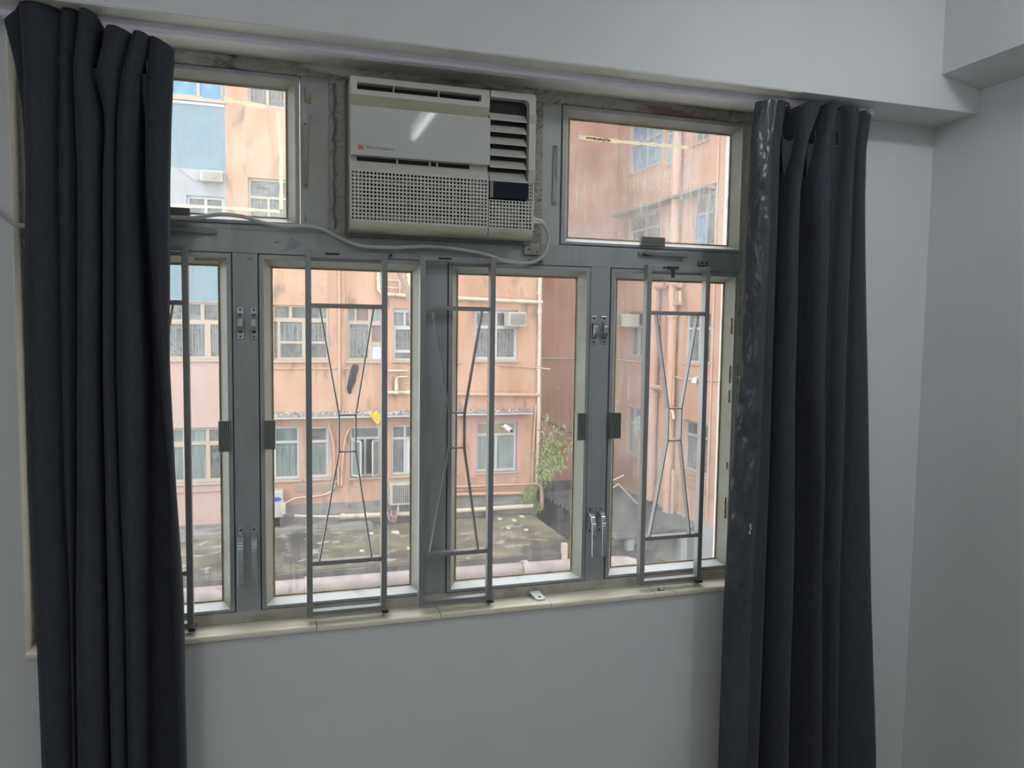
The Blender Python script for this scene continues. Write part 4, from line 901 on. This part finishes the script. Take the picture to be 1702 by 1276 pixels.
pipe('peach pipe curving down beside the open casements', [(1.74, YA-0.06, -2.38), (1.66, YA-0.06, -2.52), (1.615, YA-0.06, -2.68), (1.56, YA-0.06, -3.2), (1.535, YA-0.06, -3.75)], 0.034, M_pipep, True)
pipe('slim peach pipe standing in the middle of the three lower pipes', [(1.46, YA-0.06, -3.30), (1.46, YA-0.06, -3.76)], 0.030, M_pipep, False)
pipe('level peach pipe along the foot of the peach block', [(3.6, y0, -3.905), (6.46, y0, -3.94)], 0.035, M_pipep, False)
pipe('thick lower peach pipe along the foot of the block ending at the small bush', [(3.6, y0, -4.09), (6.10, y0, -4.16)], 0.042, M_pipep, False)
pipe('thin white line of pipe between the two level foot pipes', [(3.6, YA-0.05, -4.01), (6.2, YA-0.05, -4.00)], 0.014, M_pipew, False)
pipe('peach bend pipe turning down onto the concrete roof corner', [(6.30, y0, -3.94), (6.46, y0, -3.95), (6.54, y0, -4.02), (6.57, y0, -4.15), (6.58, y0, -4.62)], 0.052, M_pipep, True)
pipe('white soil pipe lying along the back of the concrete roof', [(1.48, YA-0.20, -4.47), (3.2, YA-0.2, -4.50), (5.2, YA-0.2, -4.49), (6.3, YA-0.2, -4.48)], 0.062, M_pipew, False, [((1.55, YA-0.2, -4.47), (1, 0, 0)), ((2.1, YA-0.2, -4.48), (1, 0, 0))])
pipe('narrow white pipe feeding the soil pipe on the roof', [(0.46, YA-0.18, -4.40), (1.48, YA-0.20, -4.47)], 0.030, M_pipew, False, [((0.49, YA-0.18, -4.40), (1, 0, 0))])
for k, (x, h, lab) in enumerate(((5.10, 0.22, 'white upright vent stub on the soil pipe beneath the corner window'), (2.86, 0.20, 'white upright vent stub on the soil pipe below the finned unit'))):
    pipe(lab, [(x, YA-0.2, -4.46), (x, YA-0.2, -4.46+h)], [0.04, 0.03], M_pipew, False)
for k in range(5):
    zz = -3.70-0.035*k
    pipe(('topmost', 'second', 'middle', 'fourth', 'lowest')[k]+' thin pale conduit of the bundle under the lower windows', [(0.42+0.02*k, YA-0.03, zz), (1.35, YA-0.03, zz-0.01), (1.45, YA-0.03, zz-0.05)], 0.010, M_winc, False, group='conduit bundle under the lower windows', cat='conduit', name='conduit')
pipe('pale hose sagging from the white unit with the violet badge', [(0.22, YA-0.25, -4.08), (0.5, YA-0.12, -3.99), (1.0, YA-0.05, -3.98), (1.3, YA-0.05, -3.88), (1.42, YA-0.05, -3.62)], 0.020, M_pipew, True, cat='hose', name='hose')
# wing pipes
xw = XW-0.16
pipe('thick peach soil pipe farther along the side wing', [(xw, 16.83, 1.30), (xw, 16.83, -4.6)], 0.13, M_wing, False, [((xw, 16.83, 0.2), (0, 0, 1)), ((xw, 16.83, -1.7), (0, 0, 1))])
pipe('thick peach soil pipe nearer along the side wing, passing the trap cluster', [(xw, 15.88, 5.8), (xw, 15.88, -4.72)], 0.12, M_wing, False, [((xw, 15.88, 0.4), (0, 0, 1)), ((xw, 15.88, -2.8), (0, 0, 1)), ((xw, 15.88, -4.1), (0, 0, 1))])
pipe('stubby level pipe joining the far soil pipe at its top', [(xw-0.02, 16.95, 1.20), (xw-0.02, 16.25, 1.19)], 0.085, M_pipep, False)
pipe('stubby level pipe on the near side of the trap cluster', [(xw-0.02, 16.1, 1.22), (xw-0.02, 15.5, 1.19)], 0.085, M_pipep, False)
pipe('coiled peach trap hanging beneath the near stub pipe', [(xw-0.02, 15.95, 1.1), (xw-0.02, 15.95, 0.75), (xw-0.02, 15.65, 0.70), (xw-0.02, 15.62, 1.0), (xw-0.02, 15.48, 1.0), (xw-0.02, 15.45, 0.70)], 0.055, M_pipep, False)
pipe('level peach outlet pipe under the coiled trap', [(xw-0.02, 16.05, 0.68), (xw-0.02, 15.38, 0.71)], 0.045, M_pipep, False)
pipe('pale stub pipe below the narrow louvred window', [(xw-0.05, 16.86, -1.52), (xw-0.05, 16.25, -1.48)], 0.07, M_pipep, False)
pipe('thin peach pipe frame beside the near soil pipe', [(xw, 15.72, -1.9), (xw, 15.72, -1.16), (xw, 15.46, -1.14)], 0.03, M_pipep, False)
pipe('pale curved outlet beside the near soil pipe', [(xw, 15.9, -2.02), (xw, 15.72, -2.05), (xw, 15.65, -2.25)], 0.04, M_pipew, False)
pipe('thin pale wire pipe crossing the wing and the shaded wall', [(6.5, YK-0.02, -0.85), (XW-0.02, YK-0.02, -0.872), (XW-0.02, 17.75, -0.88), (XW-0.02, 17.3, -1.27), (XW-0.02, 13.5, -1.13)], 0.016, M_pipew, False, cat='wire', name='wire')
pipe('slim peach overflow pipe at the foot of the near soil pipe', [(xw, 15.6, -3.55), (xw, 15.6, -4.7)], 0.045, M_wing, False)
pipe('dark slanting wire on the shaded back wall above the sapling', [(6.9, YK-0.02, -2.25), (8.7, YK-0.02, -3.15)], 0.014, M_dark, False, cat='wire', name='wire')

# --- outdoor units
def box_unit(label, P, u0, u1, v0, v1, dep, fins=True, vert=False):
    root = empty('outdoor_air_conditioner', P((u0+u1)/2, v0, dep/2), label, 'air conditioner', 'outdoor cooling units')
    P.box(MB(), u0, u1, v0, v1, 0.0, dep).build('casing', M_acout, root, bevel=0.008)
    a, b, c, d = u0+0.10*(u1-u0), u1-0.06*(u1-u0), v0+0.10*(v1-v0), v1-0.10*(v1-v0)
    P.box(MB(), a, b, c, d, dep, dep+0.004).build('fin_panel', M_fin, root)
    mb = MB(); n = 9
    for k in range(n):
        t = (k+0.5)/n
        if vert: P.box(mb, a+(b-a)*t-0.006, a+(b-a)*t+0.006, c, d, dep+0.003, dep+0.012)
        else: P.box(mb, a, b, c+(d-c)*t-0.006, c+(d-c)*t+0.006, dep+0.003, dep+0.012)
    mb.build('slats', M_acout, root)
    return root
box_unit('white window unit jutting out above the corner window of the peach block', PA, 5.5305, 5.9821, 0.0751, 0.4216, 0.42)
box_unit('finned condenser box standing under the lower windows', PA, 2.6465, 3.20, -4.24, -3.7074, 0.35, vert=True)
box_unit('small white window unit on the grey part of the blue block', PA, -1.476, -1.026, 3.13, 3.36, 0.30)
q = box_unit('pale window unit sticking out of the wing window', PW, 18.05, 18.75, 0.12, 0.48, 0.55)
u = empty('outdoor_air_conditioner', (0.08, YA-0.25, -4.35), 'white split unit with a violet-blue oval badge at the foot of the peach block', 'air conditioner', 'outdoor cooling units')
MB().box(-0.30, 0.20, YA-0.42, YA-0.05, -4.36, -3.7534).build('casing', M_acout, u, bevel=0.02)
MB().box(0.16, 0.255, YA-0.44, YA-0.10, -4.30, -4.02).build('valve_cover', M_acout, u, bevel=0.02)
MB().prism([(0.045+0.115*math.cos(a), YA-0.425, -3.935+0.052*math.sin(a)) for a in [2*math.pi*k/20 for k in range(20)]], (0, 0.01, 0)).build('badge', M_badge, u)['label'] = 'violet-blue oval badge'
for x in (-0.22, 0.12): MB().box(x, x+0.06, YA-0.40, YA-0.02, -4.70, -4.36).build('foot', M_fin, u)

# --- low concrete roof and its neighbours
Lr = empty('low_building', (2.0, 14.9, GZ), 'low outbuilding with a weathered moss-grey concrete roof', 'building')
MB().box(-3.2, 6.30, 13.2, YA-0.03, -4.86, -4.70).build('roof_slab', M_conc, Lr, bevel=0.02)
MB().box(-3.2, 6.30, 13.12, 13.22, -5.02, -4.73).build('fascia', M_fascia, Lr)
MB().box(-3.1, 6.2, 13.3, YA-0.03, GZ, -4.86).build('outbuilding_wall', M_rose, Lr)
MB().box(-3.2, 2.2, YA-0.60, YA-0.04, -4.70, -4.60).build('back_kerb', M_base, Lr)
MB().box(5.83, 5.95, 13.05, 13.17, -6.2, -4.52).build('corner_post', M_pipew, Lr, bevel=0.01)
for k, (x, yy, lab) in enumerate([(5.334, 16.1, 'white scrap on the concrete roof, upper of the pair by the post side'), (5.645, 15.9, 'broad white scrap in the middle of the roof scatter'), (5.952, 16.2, 'white scrap nearest the bend pipe on the roof'), (5.29, 15.219, 'small white scrap alone on the roof below the larger pair'), (5.64, 14.961, 'small white scrap lowest near the sloping roof edge'), (1.749, 14.199, 'white speck on the roof seen through the second grille, low'), (2.669, 15.499, 'bright white scrap on the roof beside the second grille bar'), (2.111, 15.534, 'small pale scrap on the roof under the white soil pipe'), (2.75, 14.1, 'white litter piece near the front fascia of the roof')]):
    random.seed(40+k); n = 6; s_ = random.uniform(0.05, 0.10)
    MB().prism([(x+s_*random.uniform(.6, 1.2)*math.cos(2*math.pi*i/n), yy+1.6*s_*random.uniform(.6, 1.2)*math.sin(2*math.pi*i/n), -4.699) for i in range(n)], (0, 0, 0.02)).build('scrap', M_scrap)
    tag(bpy.context.scene.objects[-1] if False else [o for o in COL.objects if o.name.startswith('scrap')][-1], lab, 'litter', 'white scraps on the concrete roof')
Dr = empty('dark_roof', (8.0, 16.5, GZ), 'dark bitumen flat roof beyond the concrete roof, below the shaded wall', 'roof')
MB().box(6.45, 8.55, 12.2, YK-0.05, -5.35, -5.25).build('bitumen_slab', M_bit, Dr)
MB().prism([(6.46, 15.8, -5.25), (7.7, 18.2, -5.25), (8.3, 16.6, -5.25), (7.0, 13.2, -5.25)], (0, 0, 0.20)).build('bitumen_ramp', M_bit, Dr)
MB().box(6.5, 8.5, 12.3, YK-0.05, GZ, -5.35).build('roof_wall', M_base, Dr)
Cr = empty('corrugated_shed', (9.0, 17, GZ), 'lean-to shed with a dark corrugated sheet roof against the side wing', 'shed')
for s_ in range(3):                                                 # three corrugated sheets
    ya, yb = 14.45+s_*1.78, 14.45+(s_+1)*1.78-0.01; mb = MB(); vs = []; fs = []; n = 60
    for k in range(n+1):
        yy = ya+(yb-ya)*k/n; zz = 0.055*math.sin(2*math.pi*k/10)
        vs += [(7.70, yy, -4.93+zz), (XW-0.02, yy, -4.74+zz), (XW-0.02, yy, -4.76+zz), (7.70, yy, -4.95+zz)]
    for k in range(n): fs += [(4*k+i, 4*k+(i+1) % 4, 4*k+4+(i+1) % 4, 4*k+4+i) for i in range(4)]
    mb.add(vs, fs).build('roof_sheet', M_corr, Cr)
MB().box(7.75, XW-0.1, 15.0, 15.1, GZ, -4.98).build('shed_wall', M_base, Cr)
for x in (8.06, 9.5): MB().box(x, x+0.17, 14.52, 14.70, GZ, -4.97).build('post', M_pale, Cr)
for k, (p, q_, lab) in enumerate([((8.676, 17, -4.10), (9.12, 17, -3.92), 'thin pale pole pointing up from the lean-to shed roof'), ((8.70, 17, -4.33), (8.96, 17, -4.15), 'short pale pole below the other pole on the shed roof'), ((8.96, 17, -4.16), (9.60, 17, -4.80), 'pale pole sloping down to the shed roof')]):
    r_ = empty('thin_pole', (q_[0], 17, min(p[2], q_[2])), lab, 'pole', 'poles on the shed'); MB().tube([p, q_], 0.022, 8).build('shaft', M_pipew, r_, smooth=True)
def cloth(label, cat, name, pts, m, dep, group=None, seed=1, amp=0.03):
    """a hanging crumpled sheet through an outline given as left/right edge pairs from top to bottom"""
    random.seed(seed); n = 6; vs = []; fs = []
    L_ = smooth_path([(a[0], 0, a[2]) for a in pts], 3); R_ = smooth_path([(a[1], 0, a[2]) for a in pts], 3)
    for l, r_ in zip(L_, R_):
        for k in range(n+1):
            t = k/n; vs.append((l[0]+(r_[0]-l[0])*t, dep-amp*abs(math.sin(t*7+l[2]*6))-random.uniform(0, amp*.4), l[2]+random.uniform(-.01, .01)))
    for j in range(len(L_)-1):
        for k in range(n): a = j*(n+1)+k; fs.append((a, a+1, a+n+2, a+n+1))
    m0 = len(vs); vs += [(x, y+0.012, z) for x, y, z in vs]; fs += [tuple(i+m0 for i in f[::-1]) for f in fs]
    o = MB().add(vs, fs).build(name, m); tag(o, label, cat, group)
    return o
cloth('dark cloth snagged on the peach wall between the upper and lower windows', 'cloth', 'hanging_cloth', [(1.80, 1.92, -0.88), (1.75, 1.93, -1.0), (1.72, 1.88, -1.15), (1.69, 1.86, -1.3), (1.66, 1.78, -1.45), (1.70, 1.76, -1.57)], M_cloth, YA-0.02)
cloth('yellow rag drooping over the edge of the canopy ledge', 'rag', 'yellow_rag', [(2.20, 2.38, -1.96), (2.15, 2.43, -2.02), (2.19, 2.44, -2.10), (2.26, 2.42, -2.18), (2.30, 2.37, -2.26)], M_yellow, YA-0.36, amp=0.05, seed=3)
cloth('mauve rag bundled on the soil pipe of the roof', 'rag', 'mauve_rag', [(2.62, 2.76, -4.36), (2.58, 2.81, -4.45), (2.60, 2.80, -4.56), (2.66, 2.78, -4.66)], M_pinkrag, YA-0.27, amp=0.08, seed=5)
cloth('green net hanging down over the wing window corner', 'net', 'green_net', [(10.0-0.35, 9.92, -2.35), (9.55, 9.93, -2.5), (9.62, 9.9, -2.65), (9.7, 9.88, -2.8)], M_green, 17.4, amp=0.06, seed=6)
cloth('long green sheet dangling to the shed roof along the wing', 'net', 'green_sheet', [(9.70, 9.92, -2.9), (9.68, 9.93, -3.4), (9.72, 9.9, -3.9), (9.7, 9.88, -4.4)], M_green, 17.3, amp=0.06, seed=7)
# white lamp on the wing, camera on the corner window
l = empty('wall_lamp', (XW-0.12, 14.775, -1.28), 'small white lamp hanging on the wing wall near the end casement', 'lamp')
MB().tube([(XW-0.12, 14.775, -1.28), (XW-0.12, 14.775, -1.24), (XW-0.12, 14.775, -1.16), (XW-0.12, 14.775, -1.12)], [0.02, 0.07, 0.06, 0.015], 12).build('shade', M_white, l, smooth=True)
MB().tube([(XW-0.12, 14.775, -1.13), (XW, 14.775, -1.11)], 0.012, 8).build('arm', M_white, l)
c = empty('security_camera', (5.60, YA-0.2, -2.52), 'white security camera mounted on the tan panel of the corner window', 'camera')
MB().tube([(5.56, YA-0.10, -2.42), (5.66, YA-0.30, -2.52)], [0.055, 0.06], 14).build('body', M_white, c, smooth=True)
MB().tube([(5.66, YA-0.30, -2.52), (5.672, YA-0.325, -2.532)], [0.045, 0.04], 14).build('lens', M_dark, c)
MB().tube([(5.52, YA+0.06, -2.46), (5.56, YA-0.10, -2.44)], 0.022, 8).build('arm', M_white, c)
# plants rooted in the wall
def plant(label, base, tips, nleaf, lsize, spread, seed, name='sapling'):
    random.seed(seed); root = empty(name, base, label, 'plant', 'plants growing out of the wall')
    mb = MB()
    for t in tips:
        b = Vector(base); e = Vector(t); m_ = b.lerp(e, 0.5)+Vector((random.uniform(-.08, .08), -0.08, 0.08))
        mb.tube(smooth_path([b, m_, e], 4), [0.016-0.0012*i for i in range(9)], 6)
    mb.build('stem', M_stem, root)
    mb = MB()
    for k in range(nleaf):
        t = random.choice(tips); f_ = random.uniform(0.25, 1.0)
        c_ = Vector(base).lerp(Vector(t), f_)+Vector((random.gauss(0, spread), -abs(random.gauss(0, spread*.8)), random.gauss(0, spread)))
        a = Vector((random.uniform(-1, 1), random.uniform(-.6, .2), random.uniform(-1.2, .3))).normalized()*lsize*random.uniform(.7, 1.3)
        w_ = a.cross(Vector((random.uniform(-.4, .4), -1, random.uniform(-.4, .4)))).normalized()*lsize*0.22
        dn = Vector((0, 0, -0.25*lsize))
        mb.add([c_, c_+a*.45+w_, c_+a+dn, c_+a*.45-w_, c_+a*.5+Vector((0, -0.012, 0.01))], [(0, 1, 4), (1, 2, 4), (2, 3, 4), (3, 0, 4)])
    mb.build('leaves', M_leaf, root, kind='stuff')
plant('leafy sapling sprouting from the corner downpipe against the shaded wall', (6.50, YA-0.10, -3.75), [(6.62, YA-0.3, -2.35), (6.95, YA-0.35, -2.45), (7.15, YA-0.4, -2.85), (7.0, YA-0.35, -3.2), (6.7, YA-0.3, -2.9), (6.75, YA-0.3, -3.3), (6.56, YA-0.25, -3.6)], 520, 0.105, 0.115, 3)
plant('small round bush on the foot pipe below the corner window', (6.18, YA-0.12, -4.25), [(6.05, YA-0.25, -4.0), (6.2, YA-0.3, -3.95), (6.3, YA-0.25, -4.02), (6.1, YA-0.25, -4.18), (6.27, YA-0.25, -4.2)], 230, 0.08, 0.06, 5, 'bush')
plant('thin green shoots at the foot of the bend pipe', (6.38, YA-0.15, -4.70), [(6.35, YA-0.22, -4.3), (6.45, YA-0.22, -4.4), (6.40, YA-0.22, -4.5)], 70, 0.07, 0.045, 6, 'shoots')
# brown cable sagging in front of the facade, fixed to the roof of our own podium
pd = empty('podium_roof', (2.0, 6.0, GZ), 'pale stained roof of the lower floors just outside the window', 'roof')
MB().box(-6, 4.6, 1.2, 8.15, -3.62, -3.46).build('roof_slab', M_base, pd)
MB().box(-6, 4.55, 1.2, 8.0, GZ, -3.62).build('podium_wall', M_base, pd)
pipe('thick brown cable arching down in front of the peach facade', [(0.45, 4, 0.95), (0.68, 4, 0.74), (0.8167, 4, 0.565), (0.9266, 4, 0.4242), (0.9918, 4, 0.2755), (1.0203, 4, 0.1153), (1.0354, 4, -0.1157), (1.0411, 4, -0.3482), (1.057, 4, -0.7234), (1.064, 4, -1.1974), (1.07, 4, -2.2), (1.07, 4, -3.47)], 0.024, M_cabler, True, group='cables', cat='cable', name='hanging_cable')
pipe('large pinkish drain pipe lying along the podium roof edge', [(-5.5, 8, -3.30), (-1.0265, 8, -3.298), (1.7, 8, -3.297), (3.98, 8, -3.32), (4.55, 8, -3.32), (4.85, 8, -3.345), (5.06, 8, -3.42), (5.20, 8, -3.56), (5.26, 8, -3.80), (5.27, 8, -7.9)], 0.105, M_duct, False, group='pipes on the podium', joints=[((0.4, 8, -3.297), (1, 0, 0)), ((3.3, 8, -3.312), (1, 0, 0))])
for k, (a, b, lab) in enumerate([((-0.98, 7.5, -3.44), (-0.72, 7.75, -3.44), 'yellow bamboo stick on the podium roof, nearer the curtain'), ((-0.74, 7.4, -3.44), (-0.55, 7.7, -3.44), 'yellow bamboo stick on the podium roof, farther from the curtain')]):
    r_ = empty('bamboo_stick', a, lab, 'stick', 'sticks on the podium roof'); MB().tube([a, b], 0.018, 8).build('shaft', M_yellow, r_)
